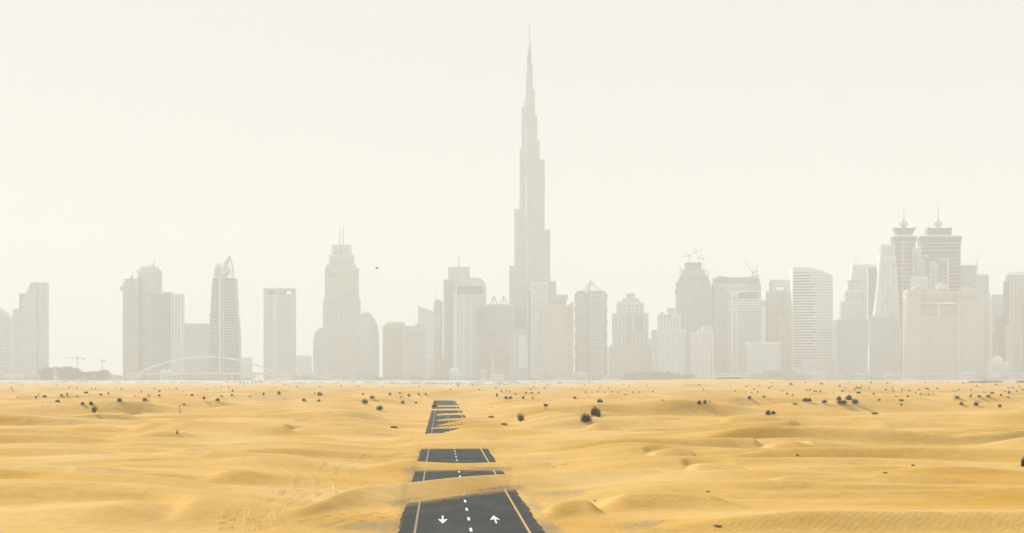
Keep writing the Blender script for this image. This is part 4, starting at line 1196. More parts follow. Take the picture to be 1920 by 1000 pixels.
t.box('lift_stub', 1240, 1246, 585, 592, 12, 26, 'beige')
t.block(1224, 1236, 620, core='glass', slab='pale', pitch=3.8, piers=3, pier='pale', pier_w=1.6, d0=0, d1=40, name='side_wing')
t.block(1234, 1284, 619, core='glass_pale', slab='white', pitch=3.8, piers=9, pier='white', pier_w=2.2, d0=0, d1=44, name='front_block')
t.box('dark_sign_band', 1244, 1259, 591, 594.5, 2.2, 5, 'glass')
t = Tower('white_slat_tower', 'low white slatted tower at the right foot of the crane tower', 'building', 1317, 5180)
t.block(1297, 1313, 625, core='glass', slab='white', pitch=3.8, piers=4, pier='white', pier_w=2, d1=38)
t.block(1311, 1337, 620, core='glass', slab='white', pitch=3.8, piers=6, pier='white', pier_w=2, d0=-3, d1=38, name='front_block')
t.block(1318, 1336, 613, 622, core='beige', slab='pale', pitch=4, d0=8, d1=30, name='lift_house')

# -- crane tower
t = Tower('crane_topped_tower', 'tall unfinished tower with scaffolded shoulders and two cranes above it', 'building', 1300, 5320)
t.part('tower_block', MB().loft([[(t.X(a), d, z), (t.X(b), d, z), (t.X(b), 50 - d, z), (t.X(a), 50 - d, z)] for a, b, d, z in
       ((1268, 1334, 0, 0), (1268, 1334, 0, t.Z(545)), (1271, 1331, 1, t.Z(528)), (1276, 1326, 4, t.Z(516)))]), 'glass')
m = MB()
for k in range(40):
    yk = 530 + k * 4.6; m.box(t.X(1267.5), t.X(1334.5), -.6, 50.6, t.Z(yk + 1.6), t.Z(yk))
t.part('floor_slab', m, 'concrete', kind='stuff')
for k in range(9):
    x0 = 1271 + k * 6.9
    t.box('concrete_column', x0, x0 + 2.2, 524 if 1 < k < 7 else 540, None, -1.5, 2, 'concrete')
t.block(1287, 1315, 494, 530, core='concrete', slab='dark', pitch=5, slab_f=.25, d0=8, d1=42, piers=6, pier='concrete', pier_w=1.4, name='core_top')
t.block(1281, 1321, 507, 530, core='glass_pale', slab='concrete', pitch=4.4, slab_f=.3, d0=4, d1=46, piers=8, pier='concrete', pier_w=1.2, name='setback_block')
for x0, x1, y0, y1 in ((1275, 1281, 503, 530), (1321, 1328, 505, 530)):
    n = int((y1 - y0) / 4)
    t.bars('scaffold', [(x0, y1, x0, y0), ((x0 + x1) / 2, y1, (x0 + x1) / 2, y0), (x1, y1, x1, y0)] + [(x0 - 1, y0 + 4 * k + 2, x1 + 1, y0 + 4 * k + 2) for k in range(n)], 3, .8, 'concrete', kind='stuff')
t.bars('corner_mast', [(1276, 508, 1275.5, 495), (1320, 508, 1320.5, 494)], 4, 1.0, 'concrete')
t.box('jutting_platform', 1265.5, 1270, 544, 550, 2, 14, 'concrete')
crane(5320, 1293, 494, 479, (1327, 464), (1284, 479), 'yellow crane on the scaffolded tower with long jib slanting right', 'crane_yellow', 18, (1286, 471))
crane(5320, 1312.5, 494, 484, (1299.5, 459), (1320, 483.5), 'yellow crane on the scaffolded tower with jib raised steeply left', 'crane_yellow', 24, (1318, 475))
# -- T-lined tower
t = Tower('unfinished_wide_tower', 'wide unfinished tower with sagging roof frame, right of the crane tower', 'building', 1382, 5330)
t.block(1338, 1426, 534, core='glass_pale', slab='pale', pitch=3.6, slab_f=.4, d0=2, d1=52, piers=14, pier='pale', pier_w=1.8)
t.block(1340, 1424, 521, 536, core='glass', slab='concrete', pitch=4, slab_f=.3, d0=8, d1=46, piers=10, pier='concrete', pier_w=1.4, name='roof_storey', parapet=False)
t.part('roof_sheet', MB().loft([[(t.X(a), 4, t.Z(b)), (t.X(a), 48, t.Z(b)), (t.X(a), 48, t.Z(b + 2.2)), (t.X(a), 4, t.Z(b + 2.2))] for a, b in ((1346, 517), (1358, 518.5), (1375, 520.5), (1392, 520), (1406, 519), (1424, 515))]), 'concrete')
t.bars('roof_truss', [(1340, 534, 1348, 518), (1348, 518, 1352, 534), (1352, 534, 1372, 521), (1424, 534, 1420, 517), (1420, 517, 1410, 534), (1410, 534, 1396, 521), (1340, 534, 1339, 524), (1346, 522, 1352, 519)], 3, 1.4, 'concrete')
t.box('grey_panel', 1339, 1358, 535, 560, -.5, 3, 'concrete'); t.box('grey_panel', 1404, 1425.5, 534, 547, -.5, 3, 'concrete')
crane(5330, 1413, 520, 511, (1395, 485), (1420, 508), 'faint crane with thin jib raised left on the wide unfinished tower', 'crane_grey', 14, (1415, 498))
crane(5330, 1421, 520, 508, (1426, 491), (1414, 512), 'crane with short upright jib at the right roof corner of the wide unfinished tower', 'crane_grey', 30)
t = Tower('t_lined_tower', 'glass tower with a bold white T and white floor lines', 'building', 1396, 5240)
t.block(1364, 1426, 548, core='glass', slab='pale', pitch=4.4, slab_f=.34, d1=44, parapet=False)
t.box('white_vertical', 1370.5, 1374, 550, None, -2.2, 1, 'white'); t.box('white_vertical', 1380.5, 1383, 550, None, -2.2, 1, 'white')
t.shape('white_head', [(1362, 546.5), (1368, 550), (1374, 555), (1380, 555), (1386, 549), (1426, 547), (1426, 545), (1362, 545)], -1.8, 3, 'white')
t.box('dark_crown_glass', 1384, 1420, 547.5, 559.5, -1.5, 2, 'glass_blue')
for k in range(5): t.box('white_line', 1365 if k > 0 else 1383, 1426, 560.5 + k * 5, 562.6 + k * 5, -2.0, 1, 'white')
for k in range(28): t.box('white_rung', 1374, 1380.5, 565 + k * 4.6, 566.8 + k * 4.6, -1.6, 1, 'pale')
t = Tower('low_white_block', 'low white-roofed block at the foot of the T-lined tower', 'building', 1432, 5120)
t.block(1404, 1462, 644, core='glass_pale', slab='white', pitch=5, slab_f=.4, d1=40, piers=9, pier='pale', pier_w=1.6)
t.box('white_roof_slab', 1402, 1464, 641.5, 646.5, -2, 42, 'white')
t = Tower('narrow_grey_tower', 'narrow pale tower squeezed between the T-lined tower and the notched tower', 'building', 1434, 5450)
t.block(1425, 1444, 577, core='glass_pale', slab='pale', pitch=4, piers=5, pier='white', pier_w=2, d1=36)
t.block(1427, 1441, 565, 578, core='concrete', slab='concrete', pitch=4, d0=5, d1=30, name='roof_block')
t = Tower('notched_tower', 'beige tower with a rectangular opening in its top', 'building', 1463, 5300)
t.block(1441, 1485, 547, core='glass', slab='beige', pitch=3.6, slab_f=.4, d1=44, piers=8, pier='beige', pier_w=2.4)
t.box('frame_leg', 1446, 1456, 528, 548, 4, 40, 'beige'); t.box('frame_leg', 1473, 1484, 528, 548, 4, 40, 'beige')
t.box('frame_beam', 1446, 1484, 524.5, 537.5, 3.5, 40.5, 'beige'); t.box('frame_sill', 1456, 1473, 543, 548, 4.4, 39, 'pale')
t.box('dark_bay', 1457, 1466, 548, 640, -2.5, 1, 'glass'); t.box('dark_bay', 1468, 1471, 548, 640, -2.5, 1, 'glass')
t.block(1458, 1485, 595, core='glass_pale', slab='beige', pitch=3.6, d0=-10, d1=0, piers=6, pier='beige', pier_w=1.6, name='front_block')

# -- curved white tower
t = Tower('curved_white_tower', 'curved white tower with dark window bands and dotted right flank', 'building', 1524, 5220)
arcx = np.linspace(1486, 1562, 15)
fy = lambda a: -16 * math.sin(math.pi * (a - 1486) / 76.0)
topy = lambda a: 501.5 + 15.5 * max(0, (a - 1505) / 57.0) ** 1.7
m = MB()
front = [(t.X(a), fy(a)) for a in arcx]
n = len(front)
v = [(x, y, 0) for x, y in front] + [(x, y, t.Z(topy(a))) for (x, y), a in zip(front, arcx)] + [(front[-1][0], 40, 0), (front[0][0], 40, 0), (front[-1][0], 40, t.Z(517)), (front[0][0], 40, t.Z(501.5))]
f = [(i, i + 1, n + i + 1, n + i) for i in range(n - 1)] + [(n - 1, 2 * n, 2 * n + 2, 2 * n - 1), (2 * n, 2 * n + 1, 2 * n + 3, 2 * n + 2), (2 * n + 1, 0, n, 2 * n + 3), tuple(list(range(n, 2 * n)) + [2 * n + 2, 2 * n + 3])]
m.add(v, f)
t.part('tower_block', m, 'white')
rr_ = random.Random(3)
def curved_pane(a0, a1, y0, y1):
    k = max(2, int((a1 - a0) / 4) + 1)
    aa = np.linspace(a0, a1, k)
    mm = MB(); vv = []; ff = []
    for a in aa:
        for yv in (y1, y0): vv.append((t.X(a), fy(a) - .35, t.Z(yv)))
    for a in aa:
        for yv in (y1, y0): vv.append((t.X(a), fy(a) + .3, t.Z(yv)))
    o = 2 * k
    for i in range(k - 1):
        ff += [(2 * i, 2 * i + 2, 2 * i + 3, 2 * i + 1), (2 * i + 1, 2 * i + 3, o + 2 * i + 3, o + 2 * i + 1), (o + 2 * i, 2 * i, 2 * i + 1, o + 2 * i + 1)[::1]]
    mm.add(vv, ff)
    return mm
for k in range(34):
    y0 = 511 + k * 5.3
    if y0 > 690: break
    xe = 1510 + min(k, 4) * 4 + 5 * math.sin(k * 1.9)
    t.part('window_band', curved_pane(1487.5, xe, y0, y0 + 2.7), 'glass_blue')
    a = xe + 2.2 + (k % 2) * 1.6
    while a < 1559:
        if y0 > topy(a) + 3:
            t.part('window', curved_pane(a, a + 2.5, y0, y0 + 2.8), 'glass', None)
        a += 4.7
t.block(1502, 1563, 676, core='glass_pale', slab='pale', pitch=4.5, d0=-26, d1=-18, piers=10, pier='pale', name='podium_block')
t = Tower('pale_sliver_tower', 'faint pale sliver of a tower right of the curved white tower', 'building', 1570, 5450)
t.block(1562, 1578, 602, core='glass_pale', slab='pale', pitch=4.2, piers=4, pier='white', pier_w=1.8, d1=30)

# -- right cluster
t = Tower('stepped_mast_tower', 'white tower stepping up to the right with two thin roof masts', 'building', 1612, 5400)
t.block(1600, 1648, 498.5, core='pale', slab='white', pitch=6, slab_f=.4, d0=12, d1=46, proud=.3)
t.block(1591, 1629, 527, core='pale', slab='concrete', pitch=5, slab_f=.3, d0=8, d1=46, name='setback_block')
t.block(1585, 1629, 545.5, core='glass', slab='white', pitch=4.2, slab_f=.45, d0=4, d1=46, piers=8, pier='white', pier_w=2.6, name='lower_setback')
t.block(1576.5, 1628, 566, core='glass', slab='white', pitch=4.2, slab_f=.45, d0=0, d1=46, piers=9, pier='white', pier_w=2.8, name='base_block')
t.mast(1606, 476, 500, 16, 1.2, .8); t.mast(1610.5, 479, 500, 20, 1.2, .8)
t.bars('roof_rail', [(1612, 495.5, 1646, 494.5), (1612, 499, 1612, 495.5), (1628, 499, 1628, 495), (1646, 499, 1646, 494.5)], 14, 1.0, 'steel')
t.shape('side_slope', [(1596, 528), (1600, 528), (1600, 506)], 14, 40, 'pale')
t = Tower('grey_glass_block', 'dull grey-green block in front of the stepped mast tower', 'building', 1600, 5150)
t.block(1575, 1627, 600, core='glass', slab='concrete', pitch=3.4, slab_f=.3, d1=44, proud=.3)
t.box('roof_plant', 1592, 1612, 597.5, 600.5, 10, 34, 'concrete')
t = Tower('slim_dark_tower', 'slim dark blue glass slab beside the stepped mast tower', 'building', 1637, 5300)
t.block(1628, 1647, 503.5, core='glass_blue', slab='glass', pitch=4, slab_f=.25, d1=34, proud=.25)
t.box('white_edge', 1626.6, 1628.4, 504, None, -.6, 8, 'pale')
t = Tower('slanted_concrete_tower', 'grey concrete tower flaring downward, left of the crowned twins', 'building', 1662, 5260)
t.part('tower_block', MB().loft([[(t.X(a), 0, z), (t.X(b), 0, z), (t.X(b), 44, z), (t.X(a), 44, z)] for a, b, z in
       ((1626, 1690, 0), (1634, 1690, t.Z(640)), (1646, 1684, t.Z(540)), (1650, 1680, t.Z(482)), (1652, 1678, t.Z(478)))]), 'pale')
t.block(1654, 1677, 460, 480, core='concrete', slab='pale', pitch=5, slab_f=.25, d0=6, d1=36, piers=4, pier='pale', pier_w=2, name='top_block')
t.panes(1652, 1678, 484, 700, 3, 44, -.2, 'glass_pale', .62, .45, name='window')
for a, b in ((1657, 500), (1675, 492), (1675, 525), (1660, 560)): t.box('dark_slot', a, a + 3, b, b + 10, -.9, 1, 'glass')
t.block(1630, 1674, 594, core='glass_pale', slab='concrete', pitch=4, slab_f=.3, d0=-16, d1=0, name='front_wing', piers=6, pier='concrete')
t.box('white_roof_slab', 1636, 1668, 591, 596, -18, 0, 'pale')

def crowned(pxc, D, sh, fl, ct, cb, label, name, slabs):
    t = Tower(name, label, 'skyscraper', pxc, D)
    dp = 46
    def ring(a, b, yv, e=0): return [(t.X(a), e, t.Z(yv) if yv is not None else 0), (t.X(b), e, t.Z(yv) if yv is not None else 0), (t.X(b), dp - e, t.Z(yv) if yv is not None else 0), (t.X(a), dp - e, t.Z(yv) if yv is not None else 0)]
    t.part('tower_block', MB().loft([ring(sh[0], sh[1], None), ring(sh[0], sh[1], 470), ring(sh[0] - .8, sh[1] + .8, 458), ring(fl[0], fl[1], 443.5, -2)]), 'glass_twin')
    for k, yv in enumerate(np.arange(455, 690, slabs)):
        t.box('floor_line', sh[0] - .6, sh[1] + .6, yv, yv + (1.2 if k % 2 == 0 else .6), -1.2, dp + .8, 'pale')
    t.box('roof_cornice', fl[0] - .3, fl[1] + .3, 442.4, 444.2, -3, dp + 2, 'steel')
    t.box('white_collar', cb[0] + .3, cb[1] - .3, 439.5, 442.6, 4, dp - 6, 'white')
    t.part('crown_block', MB().loft([ring(cb[0], cb[1], 440, 4), ring(ct[0], ct[1], 427.5, 2)]), 'glass_twin')
    m_ = (ct[0] + ct[1]) / 2
    t.shape('crown_wing', [(ct[0], 428), (m_ - 3, 429.5), (m_ - 6, 428), (ct[0] + 6, 427), (ct[0] - .4, 425)], 3, dp - 4, 'steel')
    t.shape('crown_wing', [(ct[1], 428), (ct[1] + .4, 425), (ct[1] - 6, 427), (m_ + 6, 428), (m_ + 3, 429.5)], 3, dp - 4, 'steel')
    seg = []
    for k in range(-2, 3):
        u = k / 2.0
        seg += [(m_ - 8.5 + max(0, u) * 8.5, 419.5 - min(0, u) * 0 + (u if u > 0 else 0) * 6.5 - 0, m_ + 0 + min(0, u) * 0, 412.5 + 0)] if k == 0 else []
    L_, R_, T_, B_ = (m_ - 8.6, 419.5), (m_ + 8.6, 419.5), (m_, 412.3), (m_, 427)
    lp = lambda p, q, u: (p[0] + (q[0] - p[0]) * u, p[1] + (q[1] - p[1]) * u)
    seg = []
    for u in (0, .33, .67, 1):
        seg += [(*lp(L_, T_, u), *lp(B_, R_, u)), (*lp(L_, B_, u), *lp(T_, R_, u))]
    t.bars('diamond_lattice', seg, 22, 1.5, 'dark', kind='stuff')
    t.part('lattice_core', MB().lathe([(1.5, t.Z(428)), (4, t.Z(421)), (1.5, t.Z(413)), (1.1, t.Z(411))], t.X(m_), 22, 8), 'glass_pale')
    t.mast(m_, 381.5, 413, 22, 2.6, 1.1, 'concrete', 'spire')
    return t
t = crowned(1697.5, 5300, (1679, 1716), (1675, 1719), (1678, 1717.5), (1685, 1711), 'slimmer one of the crowned blue twin skyscrapers, with inverted crown', 'crowned_skyscraper', 7.8)
t.box('white_mullion', 1691.5, 1693.5, 452, None, -1.8, 2, 'pale'); t.box('white_mullion', 1697.5, 1698.7, 452, None, -1.8, 2, 'pale'); t.box('side_fin', 1676, 1680, 466, None, 4, 30, 'pale'); t.box('side_fin', 1711.5, 1714.5, 466, None, -1.8, 20, 'pale')
t = crowned(1763, 5330, (1728, 1801), (1725, 1803.5), (1740, 1785), (1741, 1784.5), 'wider one of the crowned blue twin skyscrapers, with white floor lines', 'crowned_skyscraper', 7.2)
for k in range(3): t.box('lattice_window_frame', 1729 + k * 15, 1741 + k * 15, 478 + k * 12, 482 + k * 12, -3, 2, 'pale')
t.shape('slanted_screen', [(1716, 560), (1733, 560), (1731, 488), (1724, 486)], -9, -6, 'glass_pale')
for k in range(5): t.bars('screen_brace', [(1717 + k * 3.6, 558, 1724 + k * 2, 488)], -10, 1.2, 'pale')
for k in range(9): t.bars('screen_brace', [(1717, 556 - k * 8, 1733, 554 - k * 8)], -10, 1.0, 'pale')
t.block(1743, 1757, 497, 560, core='glass', slab='pale', pitch=7, slab_f=.3, d0=-8, d1=0, piers=4, pier='pale', pier_w=1.2, name='window_bay')
t.block(1760, 1775, 487, 560, core='glass_blue', slab=None, pier='pale', d0=-8, d1=0, name='window_bay')
t.panes(1761, 1773, 508, 536, 3, 4, -8.2, 'glass', .3, .3)
t.box('white_post', 1774.5, 1777.5, 487, 560, -9, 0, 'white')
t = Tower('slab_between_twins', 'short pale slab showing between the crowned twins', 'building', 1716, 5420)
t.block(1708, 1723.5, 467, core='glass_pale', slab='pale', pitch=4, d1=34, piers=4, pier='pale', pier_w=2)
t = Tower('slanted_frame_block', 'pale lattice-fronted block at the foot of the crowned twins', 'building', 1722, 5230)
t.block(1712, 1740, 520, core='glass_pale', slab='pale', pitch=5, slab_f=.3, d1=40, piers=6, pier='white', pier_w=1.4)

# -- beige palace hotel
t = Tower('palace_hotel', 'broad beige palace-like building with domes and arched top windows', 'building', 1771, 5080)
t.block(1703, 1842, 548, core='glass', slab='beige', pitch=4.0, slab_f=.5, d0=6, d1=64, piers=30, pier='beige', pier_w=2.2)
t.block(1703, 1725, 544, core='beige', slab='pink', pitch=4.2, slab_f=.3, d0=0, d1=60, piers=5, pier='beige', pier_w=1.8, name='corner_pavilion')
t.block(1797, 1842, 546, core='beige', slab='pink', pitch=4.2, slab_f=.3, d0=0, d1=60, piers=9, pier='beige', pier_w=1.8, name='right_wing')
t.block(1699, 1722, 557, core='glass_pale', slab='beige', pitch=4.2, slab_f=.5, d0=-8, d1=40, piers=5, pier='beige', pier_w=2, name='left_wing')
t.box('cornice', 1712, 1834, 545.5, 549, 3, 66, 'pink'); t.box('cornice', 1721, 1802, 568, 571, -7, 6, 'pink')
def dome(T, px, yb, yt, rpx, mat, nm='dome', d=30.0):
    R = rpx * T.S; hh = T.Z(yt) - T.Z(yb)
    T.part(nm, MB().lathe([(R, T.Z(yb) - 2), (R, T.Z(yb))] + [(R * math.cos(u), T.Z(yb) + hh * math.sin(u)) for u in np.linspace(.2, 1.45, 7)], T.X(px), d, 18), mat, smooth=True)
dome(t, 1770, 541, 529.5, 11.5, 'beige'); t.mast(1770, 526, 530, 30, .8, mat='beige', name='finial')
dome(t, 1727, 543, 534, 15, 'green_roof', 'copper_dome'); dome(t, 1820, 544, 537.5, 14, 'green_roof', 'copper_dome')
t.bars('dome_rail', [(1716, 539, 1738, 539), (1718, 543, 1718, 537), (1736, 543, 1736, 537)], 8, .9, 'concrete')
for k in range(22):
    x0 = 1706 + k * 6.15
    t.part('arched_window', MB().prism_xz([(t.X(x0), t.Z(565)), (t.X(x0 + 2.6), t.Z(565)), (t.X(x0 + 2.6), t.Z(553.5)), (t.X(x0 + 1.3), t.Z(551.5)), (t.X(x0), t.Z(553.5))], -1.9 if (x0 < 1723 or x0 > 1796) else 3.6, 8), 'glass')
t.box('gate_frame', 1721.5, 1725.5, 571, None, -7.5, 6, 'beige'); t.box('gate_frame', 1793.5, 1797.5, 571, None, -7.5, 6, 'beige'); t.box('gate_frame', 1757, 1762, 572, 596, -7, 5, 'beige')
t.box('loggia', 1725.5, 1757, 574, 594, -2.6, 3, 'glass'); t.box('loggia', 1762, 1793.5, 574, 594, -2.6, 3, 'glass')
t.shape('gate_canopy', [(1752, 571), (1795, 571), (1786, 567.5), (1773, 566.2), (1760, 567.8)], -8.5, 0, 'white')
t.box('tall_glass_bay', 1738, 1747, 612, 660, -1.6, 5, 'glass'); t.box('tall_glass_bay', 1787, 1793, 598, 690, -1.6, 5, 'glass')
t.block(1725.5, 1793.5, 595, core='glass', slab='beige', pitch=4.2, slab_f=.5, d0=-1, d1=6, piers=16, pier='beige', pier_w=1.8, name='centre_front')
# -- behind and right of the palace
t = Tower('raw_concrete_tower', 'raw concrete tower behind the palace, left of the lone crane', 'building', 1816, 5350)
t.block(1802, 1829, 498.5, core='glass', slab='concrete', pitch=3.8, slab_f=.45, d1=44, piers=6, pier='concrete', pier_w=1.8)
t.bars('rebar_post', [(1806, 498, 1806, 494), (1813, 498, 1813, 495), (1820, 498, 1820, 493.5), (1826, 498, 1826, 495)], 2, .8, 'dark')
t = Tower('ribbed_concrete_tower', 'ribbed pale tower right of the lone crane', 'building', 1843, 5380)
t.block(1830, 1853.5, 516, core='glass', slab='pale', pitch=4, slab_f=.35, d1=40, piers=7, pier='pale', pier_w=2)
t.block(1828, 1856, 552, core='glass_pale', slab='pale', pitch=4, slab_f=.35, d0=-3, d1=44, piers=8, pier='white', pier_w=2, name='base_block')
crane(5365, 1833.5, 516, 499, (1838, 470), (1832, 503), 'lone yellow crane with upright jib behind the palace', 'crane_yellow', 10)
t = Tower('arched_crown_tower', 'pale tower with a rounded arcaded top, right of the ribbed tower', 'building', 1873, 5420)
t.block(1859, 1887, 558, core='glass_pale', slab='pale', pitch=4.4, slab_f=.4, d1=38, piers=6, pier='pale', pier_w=2.2)
t.block(1861, 1885, 553.5, 559, core='beige', slab=None, pier='pale', d0=3, d1=34, name='crown_block')
t = Tower('dark_slab', 'darker glass slab in front of the arcaded tower', 'building', 1879, 5250)
t.block(1872, 1887, 595, core='glass_blue', slab='glass_pale', pitch=4.4, slab_f=.3, d1=34)
t.block(1867, 1873, 625, core='glass', slab='concrete', pitch=4.4, slab_f=.3, d0=2, d1=34, name='side_wing')
t = Tower('canopy_topped_tower', 'tall grey tower with open frame canopy, cut by the right border', 'building', 1915, 5230)
t.block(1894, 1950, 516, core='glass', slab='concrete', pitch=4, slab_f=.35, d1=48, piers=10, pier='beige', pier_w=2.4)
t.block(1888.5, 1897, 528, core='glass_blue', slab='concrete', pitch=4, slab_f=.3, d0=3, d1=40, name='side_wing')
t.bars('canopy_frame', [(1894, 511, 1952, 510.5), (1895, 518, 1895, 511), (1909, 518, 1909, 511), (1924, 518, 1924, 511)], 2, 1.6, 'white')
t.bars('canopy_frame', [(1894, 511, 1952, 510.5), (1895, 518, 1895, 511), (1924, 518, 1924, 511)], 30, 1.6, 'white')
t.block(1911, 1955, 562, core='glass_blue', slab='concrete', pitch=4, slab_f=.3, d0=-6, d1=0, piers=6, pier='beige', pier_w=2, name='front_block')
t.block(1885, 1896, 612, core='glass_pale', slab='beige', pitch=4, d0=-8, d1=3, piers=4, pier='beige', name='low_wing')
# -- faint fillers
for px0, px1, yt, D, nm, lb in [
    (556, 582, 668, 5700, 'far_block', 'faint low block right of the flat-topped tower'), (450, 470, 672, 5700, 'far_block', 'faint low block right of the sail-topped tower'),
    (793, 832, 668, 5500, 'far_block', 'faint low block below the slender tower'), (1134, 1150, 655, 5600, 'far_block', 'faint low block between pyramid-topped and stepped stone towers'),
    (1212, 1228, 636, 5600, 'far_block', 'faint block left of the white framed tower'), (1555, 1580, 640, 5600, 'far_block', 'faint block at the right foot of the curved white tower'),
    (1845, 1870, 640, 5600, 'far_block', 'faint block right of the palace'), (1286, 1306, 618, 5420, 'far_block', 'faint block behind the white slatted tower')]:
    t = Tower(nm, lb, 'building', (px0 + px1) / 2, D)
    t.block(px0, px1, yt, core='glass_pale', slab='pale', pitch=4.5, slab_f=.4, piers=5, pier='pale', pier_w=1.6, d1=30)

# ------------------------------------------------------------------ arch bridge
t = Tower('arch_bridge', 'long thin white arch bridge in front of the left towers', 'bridge', 387, 4950)
pts = [(387 + 125 * u, 669 + 28.5 * u * u) for u in np.linspace(-1, 1, 33)]
for d in (0, 14): poly_bars(t, 'arch_rib', pts, d, 2.6, 'white')
t.box('bridge_deck', 255, 520, 699, 702.5, 1, 13, 'pale')
for i in range(3, 30, 2): t.bars('hanger', [(pts[i][0], pts[i][1], pts[i][0], 700)], 7, .25, 'white')
for a in (262, 340, 434, 512): t.box('bridge_pier', a - 2, a + 2, 702, None, 3, 11, 'pale')

# ------------------------------------------------------------------ low-rise edge of the city
def low_house(px0, px1, yt, D, mat, label, roof='flat', rmat='white'):
    t = Tower('low_building', label, 'building', (px0 + px1) / 2, D, 'low buildings at the foot of the skyline')
    b = t.box('wall', px0, px1, yt, None, 0, 24, mat)
    if roof == 'gable':
        t.shape('roof', [(px0 - .8, yt), (px1 + .8, yt), ((px0 + px1) / 2, yt - 4.5)], -1, 25, rmat)
    elif roof == 'tent':
        n = max(2, int((px1 - px0) / 9)); wv_ = (px1 - px0) / n
        for i in range(n): t.part('tent_peak', MB().lathe([(wv_ * .55 * t.S, t.Z(yt) - .2), (wv_ * .28 * t.S, t.Z(yt - 2)), (.4, t.Z(yt - 5.5))], t.X(px0 + (i + .5) * wv_), 12, 10), rmat)
    else:
        t.box('roof', px0 - .7, px1 + .7, yt - 1, yt + .1, -1, 25, rmat)
    k = max(2, int((px1 - px0) / 5)); wv_ = (px1 - px0) / k
    me_ = MB().box(-wv_ * .3 * t.S, wv_ * .3 * t.S, -.4, .3, -1.5, 1.5).mesh('window', M['glass'])
    for j in range(max(1, int((712 - yt) / 5))):
        for i in range(k):
            o = bpy.data.objects.new('window', me_); COL.objects.link(o); o.parent = b
            o.location = (t.X(px0 + (i + .5) * wv_), 0, t.Z(yt + 3.2 + j * 4.4))
    return t
LOW = [(8, 40, 703, 'white', 'white low building at the foot of the slanted-top tower', 'flat'), (18, 24, 690, 'concrete', 'small square grey tank tower, far left', 'flat'),
       (42, 72, 702, 'pale', 'pale long low building left of the tree grove', 'flat'), (185, 228, 705, 'white', 'white low sheds right of the tree grove', 'gable'),
       (238, 262, 700, 'pale', 'pale low building at the left end of the arch bridge', 'flat'), (300, 322, 696, 'white', 'white tent-roofed pavilion under the arch bridge', 'tent'),
       (395, 420, 701, 'beige', 'beige low building under the right half of the arch bridge', 'flat'), (505, 545, 699, 'white', 'white low building at the right end of the arch bridge', 'flat'),
       (566, 590, 701, 'pale', 'pale low house right of the flat-topped tower', 'gable'), (610, 640, 703, 'white', 'white shed below the twin-antenna tower', 'flat'),
       (670, 704, 698, 'concrete', 'grey low building below the curved sail tower', 'flat'), (668, 760, 711, 'white', 'long white wall-like shed below the beige apartment pair', 'flat'),
       (845, 868, 703, 'white', 'white low house below the spire tower', 'gable'), (900, 912, 694, 'beige', 'little square pavilion on the roof line left of the floodlight mast', 'flat'),
       (918, 945, 703, 'white', 'white low house at the foot of the floodlight mast', 'flat'), (1035, 1078, 709, 'white', 'long white shed below the fin-roofed tower', 'flat'),
       (1075, 1105, 701, 'beige', 'beige low building below the pyramid-topped tower', 'gable'), (1130, 1160, 704, 'white', 'white low house below the stepped stone tower', 'flat'),
       (1300, 1330, 706, 'pale', 'pale low building left of the thin mast', 'flat'), (1340, 1402, 701, 'white', 'long white building below the T-lined tower', 'flat'),
       (1407, 1430, 701, 'concrete', 'grey small hangar left of the blue-grey hangar', 'flat'), (1430, 1492, 696.5, 'glass_blue', 'large blue-grey hangar below the notched tower', 'flat'),
       (1492, 1511, 701, 'glass_blue', 'lower annex at the right end of the blue-grey hangar', 'flat'), (1512, 1548, 700, 'white', 'white low building below the curved white tower', 'gable'),
       (1549, 1590, 702, 'concrete', 'grey low sheds right of the white low building', 'flat'), (1600, 1622, 703, 'concrete', 'grey arched shed below the grey-green block', 'gable'),
       (1660, 1690, 699, 'pale', 'pale low building below the slanted concrete tower', 'flat'), (1693, 1716, 704, 'white', 'white low box building below the slimmer crowned twin', 'flat'),
       (1730, 1790, 700, 'beige', 'beige long low building in front of the palace', 'flat'), (1800, 1830, 701, 'white', 'white low house below the palace right wing', 'gable'),
       (1885, 1925, 700, 'pale', 'pale low building at the right border', 'flat')]
for i, (a, b, yt, mt, lb, rf) in enumerate(LOW): low_house(a, b, yt, 4960 + (i % 3) * 30, mt, lb, rf, 'pale' if mt != 'glass_blue' else 'concrete')
t = Tower('domed_pavilion', 'low pavilion with a pale dome right of the palace', 'building', 1875, 5000)
t.box('wall', 1856, 1894, 678, None, 0, 30, 'pale'); dome(t, 1875, 678, 667, 11, 'white'); t.mast(1875, 664, 668, 30, .7, mat='white', name='finial')
for k in range(6): t.box('arched_opening', 1859 + k * 6, 1862.5 + k * 6, 684, 698, -.6, 1, 'glass_pale')
t = Tower('small_domed_hall', 'low hall with a round pale dome below the spire tower', 'building', 852, 4990)
t.box('wall', 842, 862, 697, None, 0, 24, 'pale'); dome(t, 852, 697, 689, 9, 'white', d=14)
for k in range(4): t.box('arched_opening', 844 + k * 4.6, 846.6 + k * 4.6, 700, 708, -.5, 1, 'glass_pale')

